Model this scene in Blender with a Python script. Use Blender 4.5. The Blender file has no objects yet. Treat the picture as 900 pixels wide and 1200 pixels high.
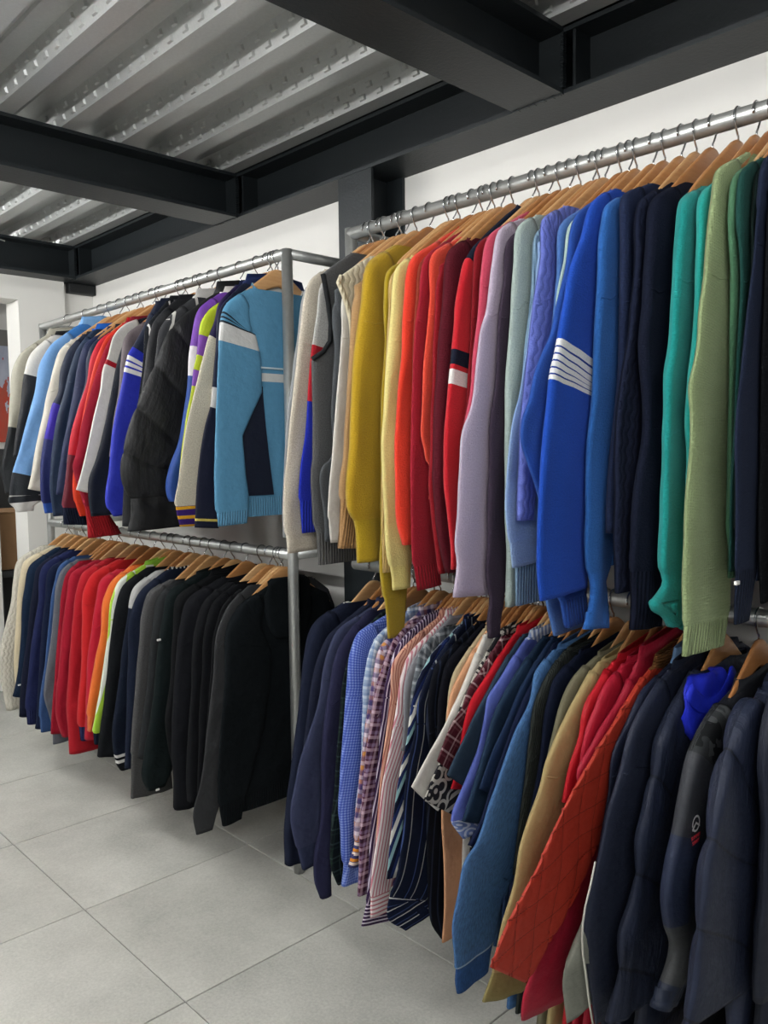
import bpy, math, random
from mathutils import Vector, Matrix, noise
random.seed(7)
R_ = random.Random(11)
scene = bpy.context.scene
COL = scene.collection

# ------------------------------------------------------------------ camera
H = 1.4                                   # height of the lens in scene units; the floor lies at FZ, about 1.3 m below it
KF = 0.93
FZ = H - 1.4 * KF                         # floor level
F_PX = 961.96                             # focal length in pixels of the 900 x 1200 frame
RIGHT = Vector((0.6926, 0.7212, -0.0119)).normalized()
FWD = Vector((-0.7199, 0.6902, -0.0729)).normalized()
UP = RIGHT.cross(FWD).normalized()
RIGHT = FWD.cross(UP).normalized()
cam_d = bpy.data.cameras.new('camera')
cam = bpy.data.objects.new('camera', cam_d)
COL.objects.link(cam)
cam_d.sensor_fit = 'HORIZONTAL'
cam_d.sensor_width = 36.0
cam_d.lens = F_PX / 900 * 36.0
cam_d.clip_start = 0.05
cam.matrix_world = Matrix(((RIGHT.x, UP.x, -FWD.x, 0), (RIGHT.y, UP.y, -FWD.y, 0), (RIGHT.z, UP.z, -FWD.z, H), (0, 0, 0, 1)))
scene.camera = cam

# ------------------------------------------------------------------ world, lights, exposure
w = bpy.data.worlds.new('shop_ambient'); scene.world = w; w.use_nodes = True
bg = w.node_tree.nodes['Background']
bg.inputs[0].default_value = (0.93, 0.97, 1.0, 1)
bg.inputs[1].default_value = 0.10
scene.view_settings.view_transform = 'Standard'
scene.view_settings.look = 'None'
scene.view_settings.gamma = 1.0
scene.view_settings.use_curve_mapping = False
scene.view_settings.exposure = 0.22
LAMP_W = 33.0                             # watts of each ceiling tube lamp (built further down with its housing)
LAMPS = [(-3.25, 0.25), (-1.35, 0.0), (0.75, 0.0), (-3.2, -1.4), (-1.2, -1.4), (0.8, -1.4), (-5.6, 0.6)]  # the last is an unseen lamp added to brighten the annex wall

# ------------------------------------------------------------------ pixel helpers (photo frame 900 x 1200)
def ray(x, y):
    return FWD * F_PX + RIGHT * (x - 450) - UP * (y - 600)
def on_y(x, y, Y):
    d = ray(x, y); t = Y / d.y
    return Vector((d.x * t, Y, H + d.z * t))
def on_lean(x, y, Xs, Zs, lean):          # on a garment's own hanging plane
    d = ray(x, y)
    t = (Xs - lean * (Zs - H)) / (d.x - lean * d.z)
    return Vector((d.x * t, d.y * t, H + d.z * t))
def on_x(x, y, X):
    return on_lean(x, y, X, 0, 0)
CROPS = dict(A=(330, 240, 4), B=(330, 480, 4), C=(500, 180, 4), D=(500, 480, 4), E=(675, 120, 4), F=(675, 420, 4),
             G=(675, 680, 4), H=(675, 900, 4), I=(320, 680, 4), J=(320, 900, 4), K=(480, 690, 4), L=(480, 900, 4),
             M=(140, 290, 3.427), N=(0, 360, 4.283), O=(0, 610, 4.139), P=(140, 630, 3.333))

# ------------------------------------------------------------------ materials
def lin(h):
    h = h.lstrip('#')
    o = []
    for i in (0, 2, 4):
        c = int(h[i:i + 2], 16) / 255
        o.append(c / 12.92 if c <= 0.04045 else ((c + 0.055) / 1.055) ** 2.4)
    return (o[0], o[1], o[2], 1)
_M = {}
class NT:
    def __init__(s, name):
        s.m = bpy.data.materials.new(name); s.m.use_nodes = True
        s.t = s.m.node_tree; s.b = s.t.nodes['Principled BSDF']
    def n(s, kind, **kw):
        nd = s.t.nodes.new(kind)
        for k, v in kw.items():
            if k.startswith('i_'):
                key = k[2:]; key = int(key) if key.isdigit() else key.replace('_', ' ')
                nd.inputs[key].default_value = v
            else: setattr(nd, k, v)
        return nd
    def l(s, a, b): s.t.links.new(a, b)
    def math(s, op, a, b=None, clamp=False):
        nd = s.n('ShaderNodeMath', operation=op); nd.use_clamp = clamp
        for i, q in enumerate((a, b)):
            if q is None: continue
            if isinstance(q, (int, float)): nd.inputs[i].default_value = q
            else: s.l(q, nd.inputs[i])
        return nd.outputs[0]
    def mix(s, f, a, b):
        nd = s.n('ShaderNodeMix', data_type='RGBA')
        for i, q in ((0, f), (6, a), (7, b)):
            if isinstance(q, (int, float, tuple)): nd.inputs[i].default_value = q
            else: s.l(q, nd.inputs[i])
        return nd.outputs[2]
    def bump(s, h, dist, strength=1.0):
        nd = s.n('ShaderNodeBump'); nd.inputs['Distance'].default_value = dist; nd.inputs['Strength'].default_value = strength
        s.l(h, nd.inputs['Height'])
        if s.b.inputs['Normal'].is_linked: s.l(s.b.inputs['Normal'].links[0].from_socket, nd.inputs['Normal'])
        s.l(nd.outputs[0], s.b.inputs['Normal'])
    def uv(s):
        return s.n('ShaderNodeUVMap').outputs[0]
    def noise(s, vec, scale, detail=3, rough=0.55):
        nd = s.n('ShaderNodeTexNoise'); nd.inputs['Scale'].default_value = scale; nd.inputs['Detail'].default_value = detail
        nd.inputs['Roughness'].default_value = rough
        s.l(vec, nd.inputs['Vector']); return nd.outputs[0]
def lighter(c, k):
    return (min(1, c[0] * k), min(1, c[1] * k), min(1, c[2] * k), 1)

def band(n, coord, period, duty, off=0.0):
    """1 inside a stripe: duty of every period (metres)"""
    f = n.math('FRACT', n.math('ADD', n.math('DIVIDE', coord, period), off))
    return n.math('LESS_THAN', f, duty)

def fabric(spec):
    """spec 'kind:#rrggbb[,#rrggbb...][;number...]' with UV in metres (u across the cloth, v along it)"""
    if spec in _M: return _M[spec]
    kind, rest = spec.split(':'); ALB = 0.82
    parts = rest.split(';'); cols = [lighter(lin(c), ALB) for c in parts[0].split(',')]
    nums = [float(q) for q in parts[1].split(',')] if len(parts) > 1 else []
    n = NT('fabric_' + kind); base = cols[0]; b = n.b
    uv = n.uv(); sep = n.n('ShaderNodeSeparateXYZ'); n.l(uv, sep.inputs[0]); u, v = sep.outputs[0], sep.outputs[1]
    b.inputs['Roughness'].default_value = 0.9
    lum = 0.3 * base[0] + 0.6 * base[1] + 0.1 * base[2]
    b.inputs['Specular IOR Level'].default_value = 0.06 + 0.2 * min(1, lum / 0.2)
    col = None
    if kind in ('knit', 'rib', 'cable', 'waffle', 'marl'):
        b.inputs['Sheen Weight'].default_value = 0.10 * min(1, lum / 0.2); b.inputs['Sheen Roughness'].default_value = 0.6
        fine = n.noise(uv, 260, 3, 0.75)
        k = 0.45 if kind != 'marl' else 0.7
        f = n.math('MULTIPLY', n.math('SUBTRACT', fine, 0.5), 2.2)
        f = n.math('ADD', n.math('MULTIPLY', f, k), 0.5, True)
        col = n.mix(f, lighter(base, 0.72 if kind != 'marl' else 0.55), lighter(base, 1.22 if kind != 'marl' else 1.35))
        n.bump(fine, 0.004, 0.6)
        if kind == 'rib':
            s = n.math('SINE', n.math('MULTIPLY', u, 2 * math.pi / 0.0085))
            n.bump(s, 0.0012, 0.8)
        if kind == 'waffle':
            s = n.math('MULTIPLY', n.math('SINE', n.math('MULTIPLY', n.math('ADD', u, v), 2 * math.pi / 0.009)),
                       n.math('SINE', n.math('MULTIPLY', n.math('SUBTRACT', u, v), 2 * math.pi / 0.009)))
            n.bump(s, 0.0006, 0.6)
        if kind == 'cable':
            wob = n.math('MULTIPLY', n.math('SINE', n.math('MULTIPLY', v, 2 * math.pi / 0.03)), 0.0028)
            s = n.math('ABSOLUTE', n.math('SINE', n.math('MULTIPLY', n.math('ADD', u, wob), math.pi / 0.016)))
            n.bump(s, 0.0022, 0.8)
    elif kind in ('fleece', 'cotton'):
        fine = n.noise(uv, 500, 2, 0.6); big = n.noise(uv, 14, 3)
        col = n.mix(fine, lighter(base, 0.86), lighter(base, 1.12))
        if kind == 'fleece':
            b.inputs['Sheen Weight'].default_value = 0.06 * min(1, lum / 0.2)
        n.bump(fine, 0.0012, 0.4); n.bump(big, 0.02, 0.45)
    elif kind in ('nylon', 'puff', 'quilt'):
        b.inputs['Roughness'].default_value = 0.58; b.inputs['Specular IOR Level'].default_value = 0.26
        big = n.noise(uv, 22 if kind == 'nylon' else 11, 4, 0.55); mid = n.noise(uv, 60, 3)
        col = n.mix(mid, lighter(base, 0.9), lighter(base, 1.1))
        n.bump(big, 0.014, 0.45 if kind == 'puff' else 0.28)
        if kind == 'puff' and nums:                      # stitching thread along each baffle seam
            fr = n.math('ABSOLUTE', n.math('SUBTRACT', n.math('FRACT', n.math('ADD', n.math('DIVIDE', v, nums[0]), 0.5)), 0.5))
            wr = n.n('ShaderNodeMapping'); wr.inputs['Scale'].default_value = (70, 14, 1); n.l(uv, wr.inputs[0])
            n.bump(n.noise(wr.outputs[0], 1.0, 3, 0.6), 0.006, 0.5)
            col = n.mix(n.math('LESS_THAN', fr, 0.016), col, lighter(base, 0.35))
        if kind == 'quilt':                              # diamond stitching thread
            us, vs = n.math('MULTIPLY', u, 0.86), n.math('MULTIPLY', v, 0.72)
            for op in ('ADD', 'SUBTRACT'):
                fr = n.math('FRACT', n.math('DIVIDE', n.math(op, us, vs), nums[0]))
                d_ = n.math('SUBTRACT', 0.5, n.math('ABSOLUTE', n.math('SUBTRACT', fr, 0.5)))
                col = n.mix(n.math('LESS_THAN', d_, 0.015), col, lighter(base, 0.4))
    elif kind == 'denim':
        mp = n.n('ShaderNodeMapping'); mp.inputs['Scale'].default_value = (95, 26, 1); n.l(uv, mp.inputs[0])
        fine = n.noise(mp.outputs[0], 3, 3, 0.7); big = n.noise(uv, 9, 3)
        c1 = n.mix(n.math('ADD', n.math('MULTIPLY', n.math('SUBTRACT', fine, 0.5), 2.6), 0.5, True), lighter(base, 0.55), lighter(base, 1.5))
        col = n.mix(n.math('MULTIPLY', big, 0.4), c1, lighter(base, 1.35))
        n.bump(fine, 0.001, 0.5); n.bump(big, 0.012, 0.35)
    elif kind == 'cord':
        s = n.math('SINE', n.math('MULTIPLY', u, 2 * math.pi / 0.005))
        col = n.mix(n.noise(uv, 60, 3), lighter(base, 0.7), lighter(base, 1.3)); n.bump(s, 0.001, 0.8)
    elif kind == 'stripe':                   # lengthwise stripes: cols[1:] on cols[0]; nums = period, duty
        col = base
        for i, c in enumerate(cols[1:]):
            col = n.mix(band(n, u, nums[0], nums[1], i * 0.37), col, c)
    elif kind == 'hoop':                     # crosswise stripes
        col = base
        for i, c in enumerate(cols[1:]):
            col = n.mix(band(n, v, nums[0], nums[1], i * 0.37), col, c)
    elif kind == 'diag':
        col = base
        d = n.math('ADD', u, n.math('MULTIPLY', v, 0.28))
        for i, c in enumerate(cols[1:]):
            col = n.mix(band(n, d, nums[0], nums[1], i * 0.41), col, c)
    elif kind == 'plaid':
        col = base
        for i, c in enumerate(cols[1:]):
            bu = band(n, u, nums[0], nums[1], i * 0.31); bv = band(n, v, nums[0], nums[1], i * 0.31)
            f = n.math('MULTIPLY', n.math('ADD', bu, bv), 0.5)
            col = n.mix(f, col, c)
    elif kind == 'print':                    # bold dark and light print
        mp = n.n('ShaderNodeMapping'); mp.inputs['Scale'].default_value = (30, 30, 1); n.l(uv, mp.inputs[0])
        sp = n.n('ShaderNodeSeparateXYZ'); n.l(mp.outputs[0], sp.inputs[0])
        z = n.math('PINGPONG', sp.outputs[0], 0.7); f = n.math('FRACT', n.math('ADD', sp.outputs[1], z))
        r = n.math('LESS_THAN', f, 0.42)
        vo = n.n('ShaderNodeTexVoronoi', feature='F1'); vo.inputs['Scale'].default_value = 1.0; n.l(mp.outputs[0], vo.inputs[0])
        rr = n.math('LESS_THAN', n.math('FRACT', n.math('MULTIPLY', vo.outputs[0], 2.6)), 0.45)
        sel = n.math('LESS_THAN', n.math('FRACT', n.math('MULTIPLY', sp.outputs[0], 0.23)), 0.5)
        f = n.math('ADD', n.math('MULTIPLY', r, sel), n.math('MULTIPLY', rr, n.math('SUBTRACT', 1.0, sel)))
        col = n.mix(f, base, cols[1])
    elif kind == 'camo':
        f = n.math('GREATER_THAN', n.noise(uv, 22, 1), 0.52); g = n.math('GREATER_THAN', n.noise(uv, 37, 1), 0.58)
        col = n.mix(g, n.mix(f, base, cols[1]), cols[2]); b.inputs['Roughness'].default_value = 0.6
    if kind in ('stripe', 'hoop', 'diag', 'plaid', 'print'):
        b.inputs['Roughness'].default_value = 0.8
        n.bump(n.noise(uv, 16, 3), 0.012, 0.3)
    if isinstance(col, tuple): b.inputs['Base Color'].default_value = col
    else: n.l(col, b.inputs['Base Color'])
    _M[spec] = n.m
    return n.m

def surf(name, colr, rough=0.6, metal=0.0, nscale=0, namp=0.15, bump=0.0, bscale=40, spec=0.4, coord='Object'):
    if name in _M: return _M[name]
    n = NT(name); b = n.b; c = lin(colr)
    b.inputs['Roughness'].default_value = rough; b.inputs['Metallic'].default_value = metal; b.inputs['Specular IOR Level'].default_value = spec
    tc = n.n('ShaderNodeTexCoord').outputs[coord]
    if nscale:
        f = n.noise(tc, nscale, 5, 0.6)
        n.l(n.mix(f, lighter(c, 1 - namp), lighter(c, 1 + namp)), b.inputs['Base Color'])
    else: b.inputs['Base Color'].default_value = c
    if bump: n.bump(n.noise(tc, bscale, 4), bump, 0.6)
    _M[name] = n.m
    return n.m

def wood_mat():
    n = NT('hanger_wood'); tc = n.n('ShaderNodeTexCoord').outputs['Object']
    inf = n.n('ShaderNodeObjectInfo').outputs['Random']
    mp = n.n('ShaderNodeMapping'); mp.inputs['Scale'].default_value = (60, 6, 60); n.l(tc, mp.inputs[0])
    g = n.noise(mp.outputs[0], 3, 4, 0.6)
    rp = n.n('ShaderNodeValToRGB'); e = rp.color_ramp.elements
    e[0].color = lin('b07c4c'); e[1].color = lin('e0bd8c')
    k = rp.color_ramp.elements.new(0.55); k.color = lin('cc9c66')
    n.l(inf, rp.inputs[0])
    dk = n.n('ShaderNodeMix', data_type='RGBA', blend_type='MULTIPLY'); n.l(n.math('MULTIPLY', g, 0.7), dk.inputs[0]); n.l(rp.outputs[0], dk.inputs[6])
    dk.inputs[7].default_value = lin('c49a6c')
    n.l(dk.outputs[2], n.b.inputs['Base Color']); n.b.inputs['Roughness'].default_value = 0.38
    return n.m
WOOD = wood_mat()
STEEL = surf('galvanised_pipe', 'b6b8b6', 0.40, 0.78, 60, 0.16, 0.0008, 90)
WIRE = surf('hook_wire', 'c4c6c8', 0.22, 1.0)
PAINT = surf('anthracite_paint', '1f2427', 0.48, 0.0, 5, 0.14, 0.0012, 120, 0.35)
WALL = surf('white_plaster', 'dcdbd7', 0.85, 0, 3, 0.02, 0.0006, 40, 0.2)
BLACKP = surf('black_plastic', '1c1e20', 0.5)
GROUT = surf('grout', '6b6b68', 0.9)

# ------------------------------------------------------------------ mesh helpers
def new_mesh(name, verts, faces, mat, parent=None, smooth=True, uvs=None):
    me = bpy.data.meshes.new(name); me.from_pydata([tuple(v) for v in verts], [], faces)
    if uvs:
        lay = me.uv_layers.new(name='UVMap'); i = 0
        for f in faces:
            for vi in f: lay.data[i].uv = uvs[vi]; i += 1
    if smooth: me.polygons.foreach_set('use_smooth', [True] * len(me.polygons))
    me.materials.append(mat)
    o = bpy.data.objects.new(name, me); COL.objects.link(o)
    if parent is not None: o.parent = parent
    return o
def empty(name, label=None, cat=None, group=None, loc=(0, 0, 0)):
    o = bpy.data.objects.new(name, None); COL.objects.link(o); o.location = loc; o.empty_display_size = 0.05
    tag(o, label, cat, group); return o
def tag(o, label=None, cat=None, group=None, kind=None):
    if label: o['label'] = label
    if cat: o['category'] = cat
    if group: o['group'] = group
    if kind: o['kind'] = kind
    return o
class MB:
    def __init__(s): s.v = []; s.f = []
    def box(s, x0, x1, y0, y1, z0, z1):
        i = len(s.v)
        s.v += [(x0, y0, z0), (x1, y0, z0), (x1, y1, z0), (x0, y1, z0), (x0, y0, z1), (x1, y0, z1), (x1, y1, z1), (x0, y1, z1)]
        s.f += [(i, i + 3, i + 2, i + 1), (i + 4, i + 5, i + 6, i + 7), (i, i + 1, i + 5, i + 4), (i + 1, i + 2, i + 6, i + 5), (i + 2, i + 3, i + 7, i + 6), (i + 3, i, i + 4, i + 7)]
        return s
    def tube(s, path, r, seg=12, cap=True):
        P = [Vector(q) for q in path]; rings = []
        ref = None
        for k, q in enumerate(P):
            t = (P[min(k + 1, len(P) - 1)] - P[max(k - 1, 0)]).normalized()
            if ref is None:
                ref = Vector((0, 0, 1)) if abs(t.z) < 0.9 else Vector((1, 0, 0))
            a = t.cross(ref).normalized(); b2 = a.cross(t).normalized(); ref = b2
            i = len(s.v)
            s.v += [tuple(q + (a * math.cos(2 * math.pi * j / seg) + b2 * math.sin(2 * math.pi * j / seg)) * r) for j in range(seg)]
            rings.append(i)
        for i0, i1 in zip(rings, rings[1:]):
            for j in range(seg): s.f.append((i0 + j, i0 + (j + 1) % seg, i1 + (j + 1) % seg, i1 + j))
        if cap:
            s.f.append(tuple(range(rings[0], rings[0] + seg))[::-1]); s.f.append(tuple(range(rings[-1], rings[-1] + seg)))
        return s
    def prism(s, pts, axis, a0, a1):
        """extrude a polygon (2-tuples in the other two axes) along axis"""
        i = len(s.v); n = len(pts)
        for a in (a0, a1):
            for (p, q) in pts:
                s.v.append({'x': (a, p, q), 'y': (p, a, q), 'z': (p, q, a)}[axis])
        s.f.append(tuple(range(i, i + n))); s.f.append(tuple(range(i + n, i + 2 * n))[::-1])
        for k in range(n): s.f.append((i + k, i + n + k, i + n + (k + 1) % n, i + (k + 1) % n))
        return s
    def build(s, name, mat, parent=None, smooth=False):
        return new_mesh(name, s.v, s.f, mat, parent, smooth)
def bevel(o, wd=0.003, seg=2):
    m = o.modifiers.new('bevel', 'BEVEL'); m.width = wd; m.segments = seg; m.limit_method = 'ANGLE'; return o

# ------------------------------------------------------------------ the room
YW = 1.90                                  # the long wall
RAIL_Y = 1.509; ZU = 1.987; ZL = 1.092     # rail line and the two rail heights
ZB = 2.262                                 # underside of the beams
BH = 0.155
# floor: tiles 0.6 m
fl = MB().box(-7.2, 2.4, -3.2, YW + 0.1, FZ - 0.12, FZ - 0.004).build('floor', GROUT); tag(fl, kind='structure')
TX0, TY0, TS = -3.0127 * KF, 1.0123 * KF, 0.600 * KF
def tile_mat():
    n = NT('stone_tile'); geo = n.n('ShaderNodeNewGeometry').outputs['Position']
    inf = n.n('ShaderNodeObjectInfo').outputs['Random']
    vec = n.n('ShaderNodeVectorMath', operation='ADD'); n.l(geo, vec.inputs[0])
    cmb = n.n('ShaderNodeCombineXYZ'); n.l(n.math('MULTIPLY', inf, 37.0), cmb.inputs[2]); n.l(cmb.outputs[0], vec.inputs[1])
    a = n.noise(vec.outputs[0], 2.6, 6, 0.62); c = n.noise(vec.outputs[0], 140, 3, 0.7)
    f = n.math('ADD', n.math('MULTIPLY', n.math('SUBTRACT', a, 0.5), 1.7), n.math('MULTIPLY', c, 1.0), True)
    col = n.mix(f, lin('94958f'), lin('d0cfc8'))
    n.l(n.mix(n.math('MULTIPLY', inf, 0.25), col, lin('bcb9b0')), n.b.inputs['Base Color'])
    n.b.inputs['Roughness'].default_value = 0.5
    n.l(n.math('ADD', n.math('MULTIPLY', a, 0.25), 0.36), n.b.inputs['Roughness'])
    n.bump(c, 0.0006, 0.5)
    return n.m
TILE = tile_mat()
g = 0.0017
tile_me = None
for i in range(-6, 9):
    for j in range(-6, 2):
        x0, y0 = TX0 + i * TS, TY0 + j * TS
        if x0 > 1.7: continue
        dy = min(TS, YW - 0.005 - y0)
        if tile_me is None or dy < TS - 1e-6:
            m = MB(); e = 0.0012
            i0 = len(m.v)
            for (q, z) in ((g, -0.006), (g, -e), (g + e, 0.0)):
                m.v += [(q, q, z), (TS - q, q, z), (TS - q, dy - q, z), (q, dy - q, z)]
            for k in (0, 4):
                for s_ in range(4): m.f.append((k + s_, k + (s_ + 1) % 4, k + 4 + (s_ + 1) % 4, k + 4 + s_))
            m.f.append((8, 9, 10, 11))
            o = m.build('tile', TILE, fl)
            if tile_me is None and dy >= TS - 1e-6: tile_me = o.data
        else:
            o = bpy.data.objects.new('tile', tile_me); COL.objects.link(o); o.parent = fl
        o.location = (x0, y0, FZ)
# long wall and the end wall with its opening
tag(MB().box(-4.3, 2.2, YW, YW + 0.12, FZ, 2.9).build('wall_back', WALL), kind='structure')
XE = -4.095
ew = MB()
ew.box(XE - 0.16, XE - 0.03, 1.738, YW, FZ, 2.42)               # set back strip beside the long wall
ew.box(XE - 0.16, XE, 1.512, 1.738, FZ, ZB)                     # jamb
ew.box(XE - 0.16, XE, -0.2, 1.512, 2.15, ZB)                   # lintel
ew.box(XE - 0.16, XE, -3.2, -0.2, FZ, ZB)
tag(ew.build('wall_end', WALL), kind='structure')
tag(MB().box(-6.6, -6.5, -3.2, 3.2, FZ, 2.9).build('wall_far', WALL), kind='structure')
tag(MB().box(-6.5, XE - 0.16, 2.7, 2.8, FZ, 2.9).build('wall_side', WALL), kind='structure')
fl2 = MB().box(-6.5, -4.3, YW + 0.1, 2.7, FZ - 0.12, FZ).build('floor_annex', TILE); tag(fl2, kind='structure')

# steel frame: I beams
def beam_along(axis, name, c, a0, a1, z0, parent=None, fw=0.15, bh=BH, tf=0.011, tw=0.008):
    root = empty(name); tag(root, kind='structure')
    def bx(p0, p1, z0_, z1_):
        m = MB()
        return m.box(a0, a1, p0, p1, z0_, z1_) if axis == 'x' else m.box(p0, p1, a0, a1, z0_, z1_)
    bx(c - fw / 2, c + fw / 2, z0, z0 + tf).build('bottom_flange', PAINT, root)
    bx(c - fw / 2, c + fw / 2, z0 + bh - tf, z0 + bh).build('top_flange', PAINT, root)
    bx(c - tw / 2, c + tw / 2, z0 + tf, z0 + bh - tf).build('web', PAINT, root)
    return root
main = beam_along('x', 'edge_beam', 1.825, -4.14, 2.0, ZB)
for xc in (-4.055, -2.655, -1.2525, 0.15, 1.55):
    cb = beam_along('y', 'cross_beam', xc, -3.0, 1.748, ZB)
    MB().box(xc - 0.07, xc + 0.07, 1.748, 1.756, ZB + 0.012, ZB + BH - 0.012).build('end_plate', PAINT, cb)
    # stiffener plates welded into the wall beam beside the joint, with lumpy weld beads
    for dx in (-0.10, 0.10):
        MB().box(xc + dx - 0.004, xc + dx + 0.004, 1.757, 1.82, ZB + 0.011, ZB + BH - 0.011).build('stiffener', PAINT, main)
    wl = MB(); rr = random.Random(int(xc * 100))
    for k in range(26):
        z = ZB + 0.014 + k * 0.005
        for sx in (-1, 1):
            q = 0.0035 + rr.random() * 0.002
            wl.box(xc + sx * 0.073 - q, xc + sx * 0.073 + q, 1.744, 1.752 + q, z, z + 0.004)
    for k in range(30):
        q = 0.002 + rr.random() * 0.003; x = xc - 0.075 + k * 0.005
        wl.box(x, x + 0.005, 1.746 - q, 1.752, ZB - q * 0.8, ZB + 0.003)
    wb = wl.build('weld_bead', PAINT, cb); wb['kind'] = 'stuff'
# column (H section) against the wall
colm = empty('steel_column', loc=(0, 0, 0)); tag(colm, kind='structure')
cx0, cx1 = -2.02, -1.867
MB().box(cx0, cx1, 1.752, 1.762, FZ, ZB).build('flange', PAINT, colm)
MB().box(cx0, cx1, YW - 0.012, YW - 0.002, FZ, ZB).build('flange', PAINT, colm)
MB().box((cx0 + cx1) / 2 - 0.004, (cx0 + cx1) / 2 + 0.004, 1.762, YW - 0.012, FZ, ZB).build('web', PAINT, colm)
# dark bearing block under the end of the wall beam
bb = bevel(MB().box(XE - 0.03, XE + 0.012, 1.758, YW - 0.001, 2.213, ZB - 0.001).build('bearing_block', BLACKP), 0.004)
tag(bb, kind='structure')

# ceiling: trapezoidal steel deck on the beams
def deck_mat():
    n = NT('galvanised_deck'); tc = n.n('ShaderNodeTexCoord').outputs['Object']
    a = n.noise(tc, 120, 4, 0.7); c = n.noise(tc, 3, 4)
    f = n.math('ADD', n.math('MULTIPLY', a, 0.5), n.math('MULTIPLY', c, 0.5))
    n.l(n.mix(f, lin('a2a5a6'), lin('d6d8d6')), n.b.inputs['Base Color'])
    n.b.inputs['Metallic'].default_value = 0.45
    n.l(n.math('ADD', n.math('MULTIPLY', c, 0.2), 0.32), n.b.inputs['Roughness'])
    n.bump(a, 0.0004, 0.4)
    return n.m
DECK = deck_mat()
ZD = ZB + BH + 0.0005; PH = 0.060; PER = 0.195
ceil = MB().box(-6.6, 2.2, -3.2, YW, ZD + PH + 0.012, ZD + PH + 0.1).build('ceiling', surf('concrete_slab', '77777a', 0.9)); tag(ceil, kind='structure')
X0, X1 = -6.5, 2.1
prof = [(0.0, 0), (0.052, 0), (0.072, PH), (0.105, PH), (0.110, PH - 0.007), (0.128, PH - 0.007), (0.133, PH), (0.176, PH), (PER, 0)]
def rib_mesh():
    m = MB(); th = 0.0012
    for (y, z) in prof:
        for x in (X0, X1): m.v += [(x, y, z), (x, y, z + th)]
    for k in range(len(prof) - 1):
        a = 4 * k
        m.f += [(a, a + 2, a + 6, a + 4), (a + 1, a + 5, a + 7, a + 3)]
    return m
def dimple_mesh(y0, y1):
    """raised lozenges pressed into the two webs, two rows each"""
    m = MB()
    for (ya, za, yb, zb, nrm) in ((0.176, PH, PER, 0, (-1, -0.32)), (0.052, 0, 0.072, PH, (1, -0.32))):
        L = math.hypot(nrm[0], nrm[1]); ny, nz = nrm[0] / L, nrm[1] / L
        for row, s in enumerate((0.30, 0.72)):
            x = X0 + 0.03 + row * 0.036
            while x < min(X1, 0.6):
                c_y = ya + (yb - ya) * s; c_z = za + (zb - za) * s
                ty, tz = (yb - ya), (zb - za); q = math.hypot(ty, tz); ty /= q; tz /= q
                i = len(m.v)
                for (hx, ht, up) in ((0.013, 0.0085, -0.0005), (0.009, 0.0055, 0.0060)):
                    for (sx, st) in ((-1, -1), (1, -1), (1, 1), (-1, 1)):
                        m.v.append((x + sx * hx, c_y + ty * st * ht + ny * up, c_z + tz * st * ht + nz * up))
                for k in range(4): m.f.append((i + k, i + (k + 1) % 4, i + 4 + (k + 1) % 4, i + 4 + k))
                m.f.append((i + 4, i + 5, i + 6, i + 7))
                x += 0.072
    return m
rib0 = dim0 = None
yk = 1.300
ks = list(range(2, -23, -1))
for k in ks:
    y = yk + k * PER
    if y + PER > YW + 0.02: continue
    if rib0 is None:
        o = rib_mesh().build('deck_rib', DECK, ceil); d = dimple_mesh(0, 0).build('embossing', DECK, o); d['kind'] = 'stuff'
        rib0, dim0 = o.data, d.data
    else:
        o = bpy.data.objects.new('deck_rib', rib0); COL.objects.link(o); o.parent = ceil
        if y > 0.2:
            d = bpy.data.objects.new('embossing', dim0); COL.objects.link(d); d.parent = o; d['kind'] = 'stuff'
    o.location = (0, y, ZD)
# edge trim angle closing the deck along the wall beam
tr = MB().box(X0, X1, 1.705, 1.712, ZD + 0.001, ZD + 0.055).box(X0, X1, 1.712, YW - 0.002, ZD + 0.05, ZD + 0.055).build('trim_1', PAINT); tag(tr, kind='structure')
# thin loose cable on the end cross beam
cab = MB().tube([(-3.975, 0.9, ZB + BH - 0.02), (-3.972, 1.15, ZB + BH - 0.008), (-3.972, 1.3, ZB + BH - 0.012), (-3.975, 1.42, ZB + BH - 0.03)], 0.003, 6).build('cable', surf('white_cable', 'd8d8d6', 0.5), None, True)
tag(cab, 'thin pale cable clipped along the end cross beam', 'cable')

# ------------------------------------------------------------------ ceiling tube lamps of the aisle, and one added for the annex
for k, (lx, ly) in enumerate(LAMPS):
    z = ZB - 0.02
    root = empty('tube_lamp', 'unseen white linear tube lamp hung under the beams of aisle and annex', 'lamp', 'tube lamps over the aisle', (lx, ly, z))
    MB().box(-0.62, 0.62, -0.012, 0.012, 0.02, 0.045).build('housing', surf('lamp_white', 'e8e8e6', 0.5), root)
    t = MB().tube([(-0.6, 0, -0.005), (0.6, 0, -0.005)], 0.014, 12)
    nm = NT('tube_glow'); nm.b.inputs['Emission Color'].default_value = (0.99, 0.985, 0.965, 1); nm.b.inputs['Emission Strength'].default_value = LAMP_W * 4.2
    nm.b.inputs['Base Color'].default_value = (0.9, 0.9, 0.9, 1)
    t.build('tube', nm.m, root, True)

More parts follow.
